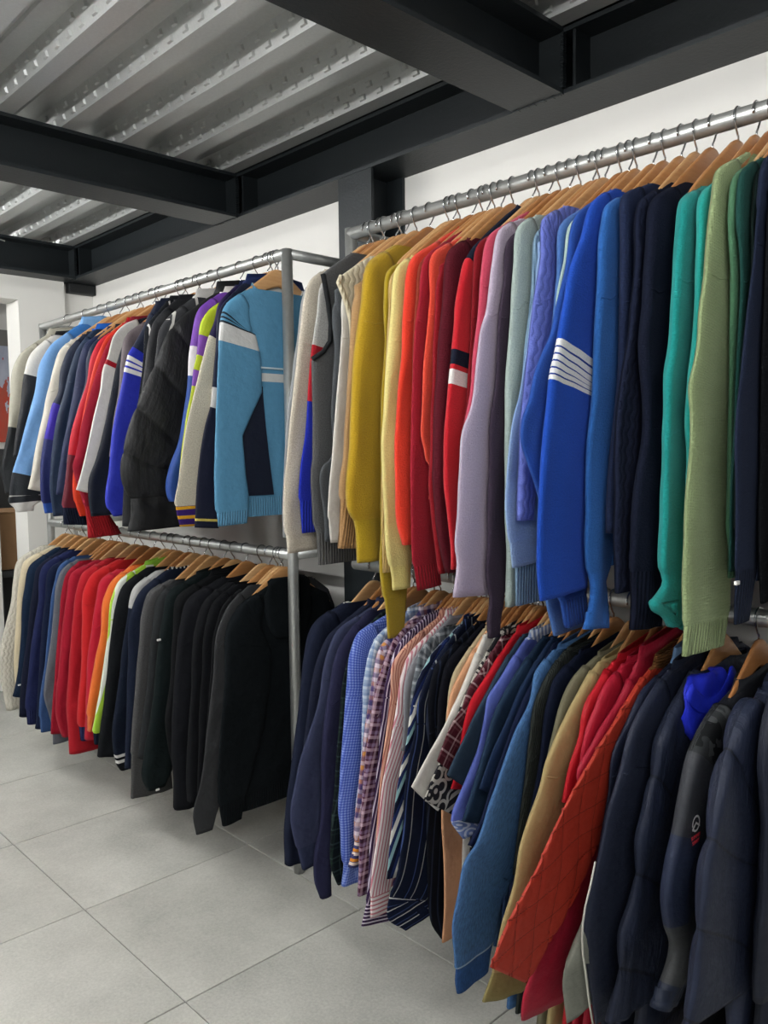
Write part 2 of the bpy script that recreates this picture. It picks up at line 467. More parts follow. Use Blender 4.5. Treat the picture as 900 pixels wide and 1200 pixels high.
# ------------------------------------------------------------------ pipe racks
PR = 0.0165
def pipe(name, path, parent, r=PR):
    return MB().tube(path, r, 18).build(name, STEEL, parent, True)
def knuckle(p, parent, r=0.024):
    m = MB().tube([(p[0], p[1], p[2] - 0.028), (p[0], p[1], p[2] + 0.02)], r * 0.9, 16)
    m.build('joint', STEEL, parent, True)
lr = empty('pipe_rack', 'double tier galvanised pipe rack with front post beside the column', 'clothes rack', loc=(0, 0, 0))
XL0, XL1 = -3.806, -1.975
pipe('upper_rail', [(XL0, RAIL_Y, ZU), (XL1, RAIL_Y, ZU)], lr)
pipe('lower_rail', [(XL0, RAIL_Y, ZL), (XL1, RAIL_Y, ZL)], lr)
for x in (XL0, XL1):
    pipe('post', [(x, RAIL_Y, FZ + 0.001), (x, RAIL_Y, ZU + 0.012)], lr, PR * 1.02)
    for z in (ZU, ZL):
        pipe('wall_arm', [(x, RAIL_Y, z), (x, YW - 0.004 if x < -3 or z == ZL else 1.748, z)], lr, PR * 0.95)
rr_ = empty('sweater_pipe_rack', 'double tier galvanised pipe rack hung with the long row of sweaters', 'clothes rack', loc=(0, 0, 0))
XR0, XR1 = -1.69, 0.35
pipe('upper_rail', [(XR0, RAIL_Y, ZU), (XR1, RAIL_Y, ZU)], rr_)
pipe('lower_rail', [(XR0, RAIL_Y, ZL), (XR1, RAIL_Y, ZL)], rr_)
pipe('drop_arm', [(XR0, RAIL_Y, ZU + 0.014), (XR0, RAIL_Y, 1.62), (XR0, RAIL_Y + 0.03, 1.59), (XR0, YW - 0.004, 1.59)], rr_)
for x in (XR0, XR1):
    for z in (ZU, ZL): pipe('wall_arm', [(x, RAIL_Y, z), (x, YW - 0.004, z)], rr_, PR * 0.95)
pipe('post', [(XR1, RAIL_Y, FZ + 0.001), (XR1, RAIL_Y, ZU + 0.012)], rr_)

# ------------------------------------------------------------------ hangers
def hanger_meshes(k):
    prof_ = [(0.0, -0.040, 0.050), (0.012, -0.041, 0.052), (0.026, -0.048, 0.050), (0.04, -0.058, 0.046), (0.06, -0.072, 0.041), (0.09, -0.094, 0.036),
             (0.125, -0.120, 0.029), (0.155, -0.143, 0.024), (0.172, -0.158, 0.019), (0.181, -0.168, 0.012)]
    path = [(-y, z, h) for (y, z, h) in prof_[:0:-1]] + prof_
    V = []; Fc = []; seg = 8
    for (y, z, h) in path:
        th = 0.0050 - 0.0016 * min(1, abs(y) / 0.06); xo = 0.0
        for (a, b) in ((-0.55, 0), (0.55, 0), (1, -0.14), (1, -0.86), (0.55, -1), (-0.55, -1), (-1, -0.86), (-1, -0.14)):
            V.append((xo + a * th, y, z + b * h))
    n = len(path)
    for i in range(n - 1):
        for j in range(seg): Fc.append((i * seg + j, i * seg + (j + 1) % seg, (i + 1) * seg + (j + 1) % seg, (i + 1) * seg + j))
    Fc.append(tuple(range(seg))); Fc.append(tuple(range((n - 1) * seg, n * seg))[::-1])
    bar = bpy.data.meshes.new('wooden_bar'); bar.from_pydata(V, [], Fc); bar.materials.append(WOOD)
    bar.polygons.foreach_set('use_smooth', [True] * len(bar.polygons))
    r = PR + 0.0022; s = -1 if k % 2 else 1
    pts = [(0, 0, -0.045), (0, 0, -0.033), (0, s * 0.006, -0.026)]
    for a in range(-35, 216, 18):
        pts.append((0, s * r * math.cos(math.radians(a)), r * math.sin(math.radians(a))))
    m = MB().tube(pts, 0.0019, 6)
    hk = bpy.data.meshes.new('hook'); hk.from_pydata(m.v, [], m.f); hk.materials.append(WIRE)
    hk.polygons.foreach_set('use_smooth', [True] * len(hk.polygons))
    return bar, hk
HM = [hanger_meshes(0), hanger_meshes(1)]
def hanger(x, zr, rz, label, group, k=0, dz=0):
    o = empty('wooden_hanger', label, 'hanger', group, (x, RAIL_Y, zr + dz)); o.rotation_euler = (0, 0, rz)
    for me, nm in zip(HM[k % 2], ('wooden_bar', 'hook')):
        c = bpy.data.objects.new(nm, me); COL.objects.link(c); c.parent = o
    return o

# ------------------------------------------------------------------ garments
def sgnpow(v, p): return math.copysign(abs(v) ** p, v)
def catmull(P, step):
    """resample a polyline of (y, z, w) smoothly; returns samples and arc length at every input point"""
    n = len(P); D = [max(1e-5, math.hypot(P[i + 1][0] - P[i][0], P[i + 1][1] - P[i][1])) for i in range(n - 1)]
    Tn = []
    for i in range(n):
        if i == 0: v = [(P[1][a] - P[0][a]) / D[0] for a in (0, 1)]
        elif i == n - 1: v = [(P[-1][a] - P[-2][a]) / D[-1] for a in (0, 1)]
        else:
            v = [((P[i][a] - P[i - 1][a]) / D[i - 1] * D[i] + (P[i + 1][a] - P[i][a]) / D[i] * D[i - 1]) / (D[i] + D[i - 1]) for a in (0, 1)]
        Tn.append(v)
    out = []; at = []; L = 0.0
    for i in range(n - 1):
        d = D[i]; m = max(1, int(round(d / step))); at.append(L)
        for k in range(m):
            t = k / m; h1 = 2 * t ** 3 - 3 * t * t + 1; h2 = t ** 3 - 2 * t * t + t; h3 = -2 * t ** 3 + 3 * t * t; h4 = t ** 3 - t * t
            q = [h1 * P[i][a] + h2 * d * Tn[i][a] + h3 * P[i + 1][a] + h4 * d * Tn[i + 1][a] for a in (0, 1)]
            out.append((q[0], q[1], P[i][2] + (P[i + 1][2] - P[i][2]) * t, L + d * t))
        L += d
    at.append(L); out.append((P[-1][0], P[-1][1], P[-1][2], L))
    return out, at

def split_build(V, UVs, faces, cls, mats, parent, smooth=True):
    """faces grouped by class key (part name, material) -> one mesh object per class"""
    groups = {}
    for f, c in zip(faces, cls): groups.setdefault(c, []).append(f)
    objs = []
    for c in sorted(groups, key=lambda q: q[0]):
        idx = {}; vv = []; uu = []; ff = []
        for f in groups[c]:
            g_ = []
            for vi in f:
                if vi not in idx: idx[vi] = len(vv); vv.append(V[vi]); uu.append(UVs[vi])
                g_.append(idx[vi])
            ff.append(tuple(g_))
        objs.append(new_mesh(c[1], vv, ff, fabric(c[2]), parent, smooth, uu))
    return objs

def parse_edge(s):
    """'A185,370 160,520@.15 >knit:#aa0000 140,655' -> points (px, py, width or None) and (index, part, material) marks"""
    pts = []; marks = []; cr = None
    for tok in s.split():
        if tok[0] == '>':
            tok = tok[1:]; part = 'sleeve_panel'
            if tok[0] == '!': part = 'cuff'; tok = tok[1:]
            marks.append((len(pts) - 1, part, tok)); continue
        if tok[0].isalpha(): cr = CROPS[tok[0]]; tok = tok[1:]
        wd = None
        if '@' in tok: tok, wd = tok.split('@'); wd = float(wd)
        a, b = tok.split(','); q = (cr[0] + float(a) / cr[2], cr[1] + float(b) / cr[2], wd)
        if pts and q[1] < pts[-1][1] + 1.6:               # the same spot seen again in the next window
            if wd: pts[-1] = (pts[-1][0], pts[-1][1], wd)
            continue
        pts.append(q)
    return pts, marks

def sleeve(root, off, edge, marks, mat, T, Xf, w0, w1, seed, quilt=None, ring=20, step=0.016, side=1, soft=1.0, seam=0, twist=0.0, fold=1.0):
    """loft along the traced outer edge; edge = [(Y, Z, w)], local to off"""
    S, at = catmull(edge, step); n = len(S); L = S[-1][3]
    # tangents, smoothed
    tan = []; wn = max(1, int(max(0.032, max(q[2] for q in S) * 0.28) / step)); we = max(2, int(0.13 / step))
    ve = Vector((S[-1][0] - S[max(0, n - 1 - we)][0], S[-1][1] - S[max(0, n - 1 - we)][1])).normalized()
    for i in range(n):
        a = S[max(i - wn, 0)]; b = S[min(i + wn, n - 1)]
        v = Vector((b[0] - a[0], b[1] - a[1]))
        v = v.normalized() if v.length > 1e-9 else Vector((0, -1))
        k = max(0.0, 1 - (L - S[i][3]) / 0.09)
        v = v.lerp(ve, min(1, k * 1.5)); tan.append(v.normalized())
    V = []; U = []; Fc = []; cls = []
    mk = sorted([(at[i], p, m) for (i, p, m) in marks])
    cuff_at = [a for (a, p, m) in mk if p == 'cuff']; cuff_at = cuff_at[-1] if cuff_at else None
    for i, (y, z, wd, v) in enumerate(S):
        t = tan[i]; nx = Vector((-t.y, t.x))                          # across the sleeve, towards the body
        if nx.y > 0.05 and nx.x > 0: nx = Vector((1, 0.05)).normalized()
        nx = nx * side
        s = v / L
        thick = max(T * (0.95 - 0.25 * s), 0.021 if v < 0.14 else 0.0)
        wv = wd
        grow = 0.0
        if cuff_at is not None and v >= cuff_at - 1e-6: thick *= 0.86; grow = 0.004
        bul = 1.0
        if quilt and quilt[0] == 'puff':
            ph = abs(math.sin(math.pi * v / quilt[1])) ** 0.42; grow += 0.005 * (1 - ph)
        e0 = Vector((y, z)) + nx * grow; wv = wv - grow * 1.6
        c = e0 + nx * (wv / 2)
        for j in range(ring):
            th = 2 * math.pi * j / ring
            a = sgnpow(math.cos(th), 0.85); b = sgnpow(math.sin(th), 0.72)
            P = c - nx * (a * wv / 2)
            uu = -a * wv / 2; vq = v
            if quilt and quilt[0] == 'puff':                         # seams run aslant across the sleeve
                vq = v - 0.42 * (uu + wv / 2); ph = abs(math.sin(math.pi * vq / quilt[1])) ** 0.40; bul = 0.40 + 0.60 * ph
            px_ = b * thick / 2 * bul + twist * (1 - a) * wv / 2 * min(1, v / 0.2)
            if quilt and quilt[0] == 'puff': px_ += noise.noise(Vector((P.x * 55, P.y * 12, seed))) * 0.010 * (1.15 - ph) * min(1, v / 0.1) * (1 if b > 0 else 0)
            # drape: long vertical folds plus wrinkles
            f = noise.noise(Vector((P.x * 16 + seed * 3.1, P.y * 3.2 - uu * 5, seed))) * 0.28 + noise.noise(Vector((P.x * 34, P.y * 13 + seed, seed * 1.7))) * 0.16
            px_ += f * min(thick, 0.034) * 0.75 * soft * min(1, v / 0.10)
            if not quilt and b > 0:                                  # long folds running down the sleeve
                pl = math.sin(2 * math.pi * (uu / 0.062 + 0.55 * noise.noise(Vector((seed * 5, v * 3.0, 1.3)))) + seed * 9)
                px_ += pl * min(0.0045, thick * 0.16) * b * fold * min(1, max(0, v - 0.05) / 0.2)
            if quilt and quilt[0] == 'diamond' and b > -0.2:
                q = quilt[1]; d1 = 0.5 - abs(((uu * 0.86 + v * 0.72) / q) % 1 - 0.5); d2 = 0.5 - abs(((uu * 0.86 - v * 0.72) / q) % 1 - 0.5)
                d = min(d1, d2); px_ += 0.0080 * (min(1, d / 0.11) ** 0.6) - 0.005 + 0.0018 * noise.noise(Vector((P.x * 42, P.y * 42, seed)))
            V.append((Xf(P.y) + px_ - off.x, P.x - off.y, P.y - off.z)); U.append((uu if b >= 0 else wv - uu, vq))
    def cl(v):
        r = (0, 'sleeve', mat)
        for k, (a, p, m) in enumerate(mk):
            if v >= a - 1e-6: r = (k + 1, p, m)
        return r
    for i in range(n - 1):
        c = cl((S[i][3] + S[i + 1][3]) / 2)
        for j in range(ring):
            Fc.append((i * ring + j, (i + 1) * ring + j, (i + 1) * ring + (j + 1) % ring, i * ring + (j + 1) % ring)); cls.append(c)
    if seam and L > 0.35:
        i0 = min(range(n), key=lambda i: abs(S[i][3] - seam)); path = []
        for j in range(1, ring // 2):
            i = max(1, min(n - 2, i0 + int(round((j / (ring / 2) - 0.5) * -0.035 / step))))
            q = V[i * ring + j]; path.append((q[0] + 0.0006, q[1], q[2]))
        ms = MB().tube(path, 0.0016, 5); new_mesh('shoulder_seam', ms.v, ms.f, fabric(mat), root, True, [(q[1], q[2]) for q in ms.v])
    # turned-in end so that the opening has cloth thickness
    base = (n - 1) * ring; cen = [sum(V[base + j][k] for j in range(ring)) / ring for k in range(3)]
    for lev, (sc, dz) in enumerate(((0.86, 0.0), (0.82, 0.03))):
        for j in range(ring):
            q = V[base + j]
            V.append((cen[0] + (q[0] - cen[0]) * sc, cen[1] + (q[1] - cen[1]) * sc - tan[-1].x * dz, cen[2] + (q[2] - cen[2]) * sc - tan[-1].y * dz)); U.append(U[base + j])
        b0 = base + lev * ring; b1 = base + (lev + 1) * ring
        for j in range(ring): Fc.append((b0 + j, b1 + j, b1 + (j + 1) % ring, b0 + (j + 1) % ring)); cls.append(cl(L))
    # closed start, inside the shoulder
    Fc.append(tuple(range(ring))); cls.append(cl(0))
    return split_build(V, U, Fc, cls, None, root)

def body(root, off, Yn, Zn, Ys, Zs, hem, hw, mat, T, Xf, seed, zones=(), hem_mat=None, hem_h=0.05, edge=None, quilt=None, ring=30, lstep=0.026, flare=0.0, yc=RAIL_Y, patch=None):
    V = []; U = []; Fc = []; cls = []
    lv = []
    for k in range(7):
        t = k / 6.0; lv.append((Zn + (Zs - Zn) * t, Yn + (Ys - Yn) * (t ** 0.9)))
    m = max(8, int((Zs - hem) / lstep))
    for k in range(1, m + 1):
        z = Zs + (hem - Zs) * k / m; d = Zs - z
        y = Ys + (yc - hw - Ys) * min(1, d / 0.10) - flare * max(0, d - 0.1)
        if edge:                                        # traced side of a sleeveless garment
            for (ya, za), (yb, zb) in zip(edge, edge[1:]):
                if zb <= z <= za: y = ya + (yb - ya) * (za - z) / max(1e-6, za - zb); break
            else: y = edge[-1][0]
        lv.append((z, y))
    for i, (z, y) in enumerate(lv):
        d = max(0, Zn - z); yw = 2 * yc - (y if not edge else min(y, yc - hw))
        if yw > YW - 0.03: yw = YW - 0.03
        c = (y + yw) / 2; h = (yw - y) / 2
        th = max(T * min(1.0, 0.7 + d / 0.30), 0.019 if z > Zs - 0.02 else 0.0)
        bul = 1.0
        if quilt: bul = 0.55 + 0.45 * abs(math.sin(math.pi * (Zs - z) / quilt[1])) ** 0.55
        if hem_mat and z < hem + hem_h: h *= 0.965; th *= 0.9
        for j in range(ring):
            a = 2 * math.pi * j / ring
            ca = sgnpow(math.cos(a), 0.75); sa = sgnpow(math.sin(a), 0.6)
            yy = c - ca * h
            f = noise.noise(Vector((yy * 9 + seed, z * 2.2, seed * 2.3))) * 0.30 + noise.noise(Vector((yy * 22, z * 7, seed))) * 0.12
            xx = sa * th / 2 * bul + f * min(th, 0.036) * 0.7 * min(1, d / 0.2)
            V.append((Xf(z) + xx - off.x, yy - off.y, z - off.z)); U.append((yy if sa >= 0 else -yy + 0.37, -z))
    if patch:                                            # a panel sewn on, following the front of the body
        PV = []; PU = []; PF = []; nu = 14
        for (z, ya, yb) in patch[2]:
            for k in range(nu + 1):
                yy = ya + (yb - ya) * k / nu
                i = min(range(len(lv)), key=lambda q: abs(lv[q][0] - z)); y = lv[i][1]; h = yc - y
                th = T * min(1.0, 0.7 + (Zn - z) / 0.30); co = min(1, abs((yc - yy) / h)) ** (1 / 0.75); sa = max(0, 1 - co * co) ** 0.3
                f = noise.noise(Vector((yy * 9 + seed, z * 2.2, seed * 2.3))) * 0.30 + noise.noise(Vector((yy * 22, z * 7, seed))) * 0.12
                PV.append((Xf(z) + sa * th / 2 + f * min(th, 0.036) * 0.7 * min(1, (Zn - z) / 0.2) + 0.0025 - off.x, yy - off.y, z - off.z)); PU.append((yy, z))
        for i in range(len(patch[2]) - 1):
            for k in range(nu): a = i * (nu + 1) + k; PF.append((a, a + 1, a + nu + 2, a + nu + 1))
        new_mesh(patch[0], PV, PF, fabric(patch[1]), root, True, PU)
    def cl(y, z, fr):
        if hem_mat and z < hem + hem_h: return (1, 'hem_band', hem_mat)
        for k, (nm, mt, fn) in enumerate(zones):
            if fn(y, z, fr): return (k + 2, nm, mt)
        return (0, 'body', mat)
    n = len(lv)
    for i in range(n - 1):
        for j in range(ring):
            f = (i * ring + j, (i + 1) * ring + j, (i + 1) * ring + (j + 1) % ring, i * ring + (j + 1) % ring)
            yy = sum(V[q][1] for q in f) / 4 + off.y; zz = (lv[i][0] + lv[i + 1][0]) / 2
            Fc.append(f); cls.append(cl(yy, zz, j < ring / 2))
    return split_build(V, U, Fc, cls, None, root)

def collar(root, off, Yn, Zn, h, T, Xf, mat, name='collar', yc=RAIL_Y, inward=0.25, lining=None):
    """a standing band round the neck opening"""
    ring = 24; V = []; U = []; Fc = []; hh = yc - Yn
    for k, (dz, sc) in enumerate(((-0.014, 1.03), (0.0, 1.05), (h * 0.6, 1.0 - inward * 0.4), (h, 1.0 - inward), (h - 0.003, 0.92 - inward), (0.0, 0.9 - inward * 0.5))):
        for j in range(ring):
            a = 2 * math.pi * j / ring
            y = yc - sgnpow(math.cos(a), 0.85) * hh * sc; x = sgnpow(math.sin(a), 0.8) * T * 0.36 * sc
            z = Zn + dz - 0.012 * abs(math.sin(a)) * (1 if h < 0.03 else 0.3) - (0.18 * abs(y - yc) * min(1, dz / 0.02) if dz > 0 else 0) - (0.034 * max(0, math.sin(a)) if lining and dz > -0.01 else 0)
            V.append((Xf(z) + x - off.x, y - off.y, z - off.z)); U.append((z * 1.0, y))
    for k in range(5):
        for j in range(ring): Fc.append((k * ring + j, k * ring + (j + 1) % ring, (k + 1) * ring + (j + 1) % ring, (k + 1) * ring + j))
    o = new_mesh(name, V, Fc[:3 * ring] if lining else Fc, fabric(mat), root, True, U)
    if lining: new_mesh('collar_lining', V, Fc[3 * ring:], fabric(lining), o, True, U)
    return o

def hood(root, off, cy, cz, ry, rz, xf, depth, mat, lining=None, seed=0):
    """hood hanging down on the camera side of the neck: a slack pouch with a rim"""
    V = []; U = []; Fc = []; nu, nv = 22, 14
    for i in range(nv + 1):
        t = i / nv; ang = math.pi * t
        for j in range(nu + 1):
            s = j / nu * 2 - 1
            r = math.sin(ang) ** 0.7 if 0 < t < 1 else 0.0
            y = cy + ry * s * (0.35 + 0.65 * r) * (1 - 0.25 * t)
            z = cz + rz * math.cos(ang)
            x = depth * (1 - s * s) ** 0.6 * (0.25 + 0.75 * r) if abs(s) < 1 else 0
            x += 0.022 * noise.noise(Vector((y * 34, z * 24, seed))); x *= 0.72 + 0.28 * abs(math.sin(math.pi * 1.5 * s))
            V.append((xf + x - off.x, y - off.y, z - off.z)); U.append((y, z))
    for i in range(nv):
        for j in range(nu):
            a = i * (nu + 1) + j; Fc.append((a, a + nu + 1, a + nu + 2, a + 1))
    o = new_mesh('hood', V, Fc, fabric(mat), root, True, U)
    sd = o.modifiers.new('cloth', 'SOLIDIFY'); sd.thickness = 0.002
    if not lining: return o
    # folded rim rolled along the hood opening
    m = MB(); rim = []
    for k in range(15):
        s = k / 14 * 2 - 1
        rim.append((xf + depth * (0.55 + 0.35 * (1 - s * s)) - off.x, cy + ry * s * 0.9 - off.y, cz + rz * (0.75 - 0.75 * (1 - s * s)) - off.z))
    m.tube(rim, 0.016, 10)
    r_ = new_mesh('hood_rim', m.v, m.f, fabric(lining or mat), o, True, [(q[1], q[2]) for q in m.v])
    return o

RACKS = {'UR': dict(z=ZU, hem=1.19, T=(0.014, 0.050)), 'UL': dict(z=ZU, hem=1.24, T=(0.016, 0.046)),
         'LR': dict(z=ZL, hem=0.36, T=(0.012, 0.075)), 'LL': dict(z=ZL, hem=0.37, T=(0.014, 0.065))}
HANG_GROUP = {'UR': 'wooden hangers on the sweater rail', 'UL': 'wooden hangers on the track jacket rail', 'LR': 'wooden hangers on the shirt and coat rail', 'LL': 'wooden hangers on the sweatshirt rail'}
TABLE = []
def G(rack, name, cat, label, mat, edge, neck=None, **o):
    TABLE.append(dict(rack=rack, name=name, cat=cat, label=label, mat=mat, edge=edge, neck=neck, **o))

# the first point of each edge is the shoulder tip; the rest follow the outer edge of the sleeve down to its end
# ---- sweaters, upper rail of the right rack
U = 'UR'
G(U, 'sweatshirt', 'sweatshirt', 'plain mid grey sweatshirt first on the sweater rail, behind the oatmeal one', 'fleece:#8c8f92', 'A115,385 75,570 45,800 22,1000 8,1200 B3,350 0,500 5,600')
G(U, 'sweatshirt', 'sweatshirt', 'oatmeal marl sweatshirt with a deep plain cuff next to the rack post', 'marl:#cbc2b2', 'A140,345 85,570 60,800 35,1000 20,1200 B10,350@.125 5,500 12,590@.115 >!marl:#c8bfae 18,675@.115', 'A190,325')
G(U, 'sweatshirt', 'sweatshirt', 'grey sweatshirt with red and royal blue blocks on its sleeve', 'marl:#bcbcb9', 'A185,370 160,520 140,655 >fleece:#a8202c 120,920 >knit:#2230a8 105,1100 B95,200 78,430 >!rib:#2030a4 88,580@.07')
G(U, 'knit_vest', 'vest', 'charcoal sleeveless fleece vest with black bound armhole', 'marl:#58595a', 'A188,325 212,450 226,560 222,640 190,690 142,722 148,1000 145,1200 B142,200 135,300 150,620 >!rib:#5a5a59 160,800@.12', 'A330,225', vest=True, hem=1.125)
G(U, 'sweatshirt', 'sweatshirt', 'dark slate grey sweater tucked between the charcoal vest and the off-white sweatshirt', 'knit:#4c5054', 'A250,470 245,700 228,950 214,1200 B200,250 195,520 200,620@.07')
G(U, 'sweatshirt', 'sweatshirt', 'off-white sweatshirt with slim cuff beside the charcoal vest', 'fleece:#d2cfc8', 'A290,420 278,600 255,900 233,1200 B222,350 214,520 >!fleece:#d2cfc8 222,625@.06')
G(U, 'knit_vest', 'vest', 'cream knitted vest with gathered armhole', 'cable:#d3cab0', 'A275,335 262,365 285,420 305,480 320,545 330,700', 'A420,240', vest=True, hem=1.45)
G(U, 'sweater', 'sweater', 'camel tan sweater between the cream vest and the mustard sweater', 'knit:#a88458', 'A345,430 325,560 305,800 290,1000 282,1200 B272,300 265,420 >!rib:#a07a4e 255,650@.07')
G(U, 'sweater', 'sweater', 'bright mustard knit sweater with full sleeve and long cuff', 'knit:#b08e10', 'A405,275 370,460@.17 350,590 320,900@.17 303,1200 B295,400@.16 302,465 325,520@.115 >!knit:#a98d0e 345,720@.105', 'A525,190')
G(U, 'sweater', 'sweater', 'olive mustard sweater with its sleeve dangling onto the shirts below', 'knit:#a88e14', 'A492,320 480,430 476,700 467,900 464,1200 B464,500@.08 460,740@.075 475,890@.075 >!knit:#a0860f 490,1075@.055')
G(U, 'sweater', 'sweater', 'sandy beige ribbed cardigan showing between mustard and lemon sweaters', 'rib:#c2a468', 'A515,330 500,500 488,700 474,1000 468,1200 B466,500 470,765@.06')
G(U, 'sweater', 'sweater', 'pale lemon knit sweater with turned back cuff', 'knit:#e2d488', 'A545,285 512,500 495,700 475,1000 468,1200@.11 B475,450 500,740@.075 >!knit:#e0d180 508,775@.065 515,848@.06', 'A600,275')
G(U, 'sweater', 'sweater', 'vivid orange red sweater beside the lemon one', 'knit:#e2381e', 'A605,265 575,450 560,700 540,900 530,1200 B535,400 545,550@.06 565,635@.05', 'A820,112')
G(U, 'sweater', 'sweater', 'rust brown sweater half hidden behind the crimson ribbed sweater', 'knit:#8e3624', 'A652,268 628,450 612,700 606,1000 604,1200 B604,500 612,700@.06')
G(U, 'sweater', 'sweater', 'crimson sweater with long ribbed cuff beside the orange red one', 'knit:#a01c2e', 'A672,250 640,450 628,520 615,700 606,1000 603,1200 B605,500@.10 610,740@.085 >!rib:#a4182a 625,850@.085', 'A835,125')
G(U, 'sweater', 'sweater', 'coral red sweater with its sleeve tapering in behind the maroon', 'knit:#e84a34', 'A708,230 690,450 665,700 650,1000 648,1080 665,1150 675,1200@.06 B685,250@.04 690,420@.03', 'A840,150')
G(U, 'sweater', 'sweater', 'ruby red sweater under the maroon one', 'knit:#8e1420', 'A740,320 712,560 706,800 696,1000 692,1200 B688,300 700,500 735,770@.06')
G(U, 'sweater', 'sweater', 'dark maroon knit sweater between two reds', 'knit:#521420', 'A795,205 755,450 738,620 722,850 712,1000 710,1200 B708,300 722,500 748,690 765,765@.05', 'A880,155')
G(U, 'sweater', 'sweater', 'scarlet sweater with navy shoulder and navy and white sleeve bands', 'knit:#1b2030', 'C208,455 188,488 >knit:#c81a28 165,560 140,700 120,915 >knit:#1c2232 112,985 >knit:#c81a28 109,1008 >knit:#f0ece8 102,1078 >knit:#c81a28 90,1200 D85,0@.09 80,300 95,500@.07 110,640@.05 110,750@.045', 'C420,252', w=.13)
G(U, 'sweater', 'sweater', 'wine red sweater next to the navy shouldered scarlet one', 'knit:#841822', 'C238,432 215,600 205,800 195,1000 180,1190 D170,50 150,400')
G(U, 'sweater', 'sweater', 'rose pink sweater beside the lavender sweater', 'knit:#cc4862', 'C285,395 255,550 232,800 215,950 203,1130 D175,60 155,300', 'C465,275')
G(U, 'sweater', 'sweater', 'long pale lavender knit sweater with wide sleeve', 'knit:#bfb0c4', 'C338,358 305,500 272,750 255,800 225,1000 195,1200@.16 D165,100 150,300 140,500@.13 130,665 135,690@.125 118,880@.12', 'C440,305')
G(U, 'sweater', 'sweater', 'dark plum sweater with a drooping sleeve end', 'knit:#3c3240', 'C385,405 362,600 335,800 320,1100 D305,0 290,300 280,600 278,830@.06 290,880@.04 282,1000@.035 288,1072@.03')
G(U, 'sweater', 'sweater', 'pale sage grey knit sweater beside the dark plum one', 'knit:#a6b6b0', 'C435,335 410,500 390,800 375,1000 368,1190 D365,200 362,500 372,700 370,925@.035', 'C520,295')
G(U, 'sweater', 'sweater', 'steel blue ribbed sweater showing its ribbed hem', 'rib:#7d9cb4', 'C508,388 498,500 482,700 455,900 435,1150 D415,200 408,500 405,750 >!rib:#7795b0 408,922@.085')
G(U, 'sweater', 'sweater', 'sky blue sweater with plain folded hem', 'knit:#93b0dc', 'C522,470 505,600 482,750 455,950 420,1170@.13 D400,50 375,250 365,480@.11 380,625 >!knit:#93aed6 390,745@.095')
G(U, 'sweater', 'sweater', 'periwinkle cable knit sweater with short hanging sleeve', 'cable:#6a78cc', 'C542,308 525,500 497,700 470,960 440,1190 D430,150 425,300@.06 420,520@.045', 'C650,245')
G(U, 'sweater', 'sweater', 'denim blue sweater behind the pale mint one', 'knit:#4a74b8', 'C630,335 603,600 585,800 560,1000 D540,300 545,700 555,895 590,1060@.10')
G(U, 'sweater', 'sweater', 'pale mint knit sweater squeezed between blue sweaters', 'knit:#b4cec6', 'C668,340 640,500 612,640 600,800 590,1000')
G(U, 'sweater', 'sweater', 'deep cobalt sweater with bent elbow behind the striped one', 'knit:#2750a4', 'C705,285 642,560 602,720 575,850 505,1010 468,1170@.17 D440,50 435,130 470,250 515,390@.12 560,650 612,900 >!rib:#254c9c 635,1025@.085')
G(U, 'sweater', 'sweater', 'royal blue sweater with white hoops round its sleeve', 'knit:#1c4cb6',
  'C785,218 722,400 688,490 640,700 612,865 >knit:#f0f0f2 605,897 >knit:#1f3f98 603,905 >knit:#f0f0f2 598,930 >knit:#1f3f98 596,938 >knit:#f0f0f2 592,962 >knit:#1f3f98 590,970 >knit:#f0f0f2 585,995 >knit:#1f3f98 583,1003 >knit:#f0f0f2 580,1026 >knit:#1f3f98 578,1034 >knit:#f0f0f2 575,1056 >knit:#1c4cb6 560,1200@.18 D545,100 520,350@.16 512,600 520,820@.145 530,897@.14', 'C870,170', w=.17)
G(U, 'sweater', 'sweater', 'azure blue sweater with flared cuff next to the striped royal blue', 'knit:#2a64b0', 'E142,485 115,600 95,800 85,1000 82,1150@.12 F75,150@.13 50,450 45,700@.10 50,1010@.075 >!knit:#2c66b6 60,1060@.055 45,1170@.07 G18,228@.09', 'E235,430')
G(U, 'sweater', 'sweater', 'marled indigo sweater behind the navy cable knit', 'marl:#222c48', 'E222,440 212,600 206,850 200,1150 F190,200 160,450 142,600 140,820@.06', 'E345,380')
G(U, 'sweater', 'sweater', 'navy cable knit sweater beside the marled indigo one', 'cable:#1a2034', 'E295,475 270,700 242,1000 222,1180 F200,120 182,300 175,600 180,1000@.09 185,1102@.075', 'E430,375')
G(U, 'sweater', 'sweater', 'very dark navy plain sweater next to the teal one', 'knit:#151a2a', 'E372,450 345,600 310,900 290,1100 F310,250@.13 265,700 250,1000@.12 >!rib:#141828 245,1150 G235,232@.11', 'E500,375')
G(U, 'sweater', 'sweater', 'bright teal knit sweater with curled cuff', 'knit:#12908c', 'E498,458 470,600 450,800 436,940 420,1200 F410,50@.13 395,300 388,700@.12 395,1010@.105 >!knit:#12908c 402,1040@.10 372,1100@.12 340,1150@.14 G345,130@.13 400,180@.07 425,222@.05', 'E590,393')
G(U, 'sweater', 'sweater', 'slim aqua teal sweater between bright teal and sage green', 'knit:#16a098', 'E588,438 570,650 550,950 530,1200 F518,100 510,300 520,430 515,600')
G(U, 'sweater', 'sweater', 'long sage green waffle sweater with ribbed cuff', 'waffle:#96a878', 'E662,328 640,450 606,740 585,900 552,1190@.19 F525,150 532,250 520,600@.17 500,900 497,1200@.165 G495,215 >!rib:#96a876 485,358@.15', 'E800,235')
G(U, 'sweater', 'sweater', 'mid green sweater edge beside the sage one', 'knit:#4c7a5a', 'E735,365 722,500 725,900 720,1180 F712,300 708,700')
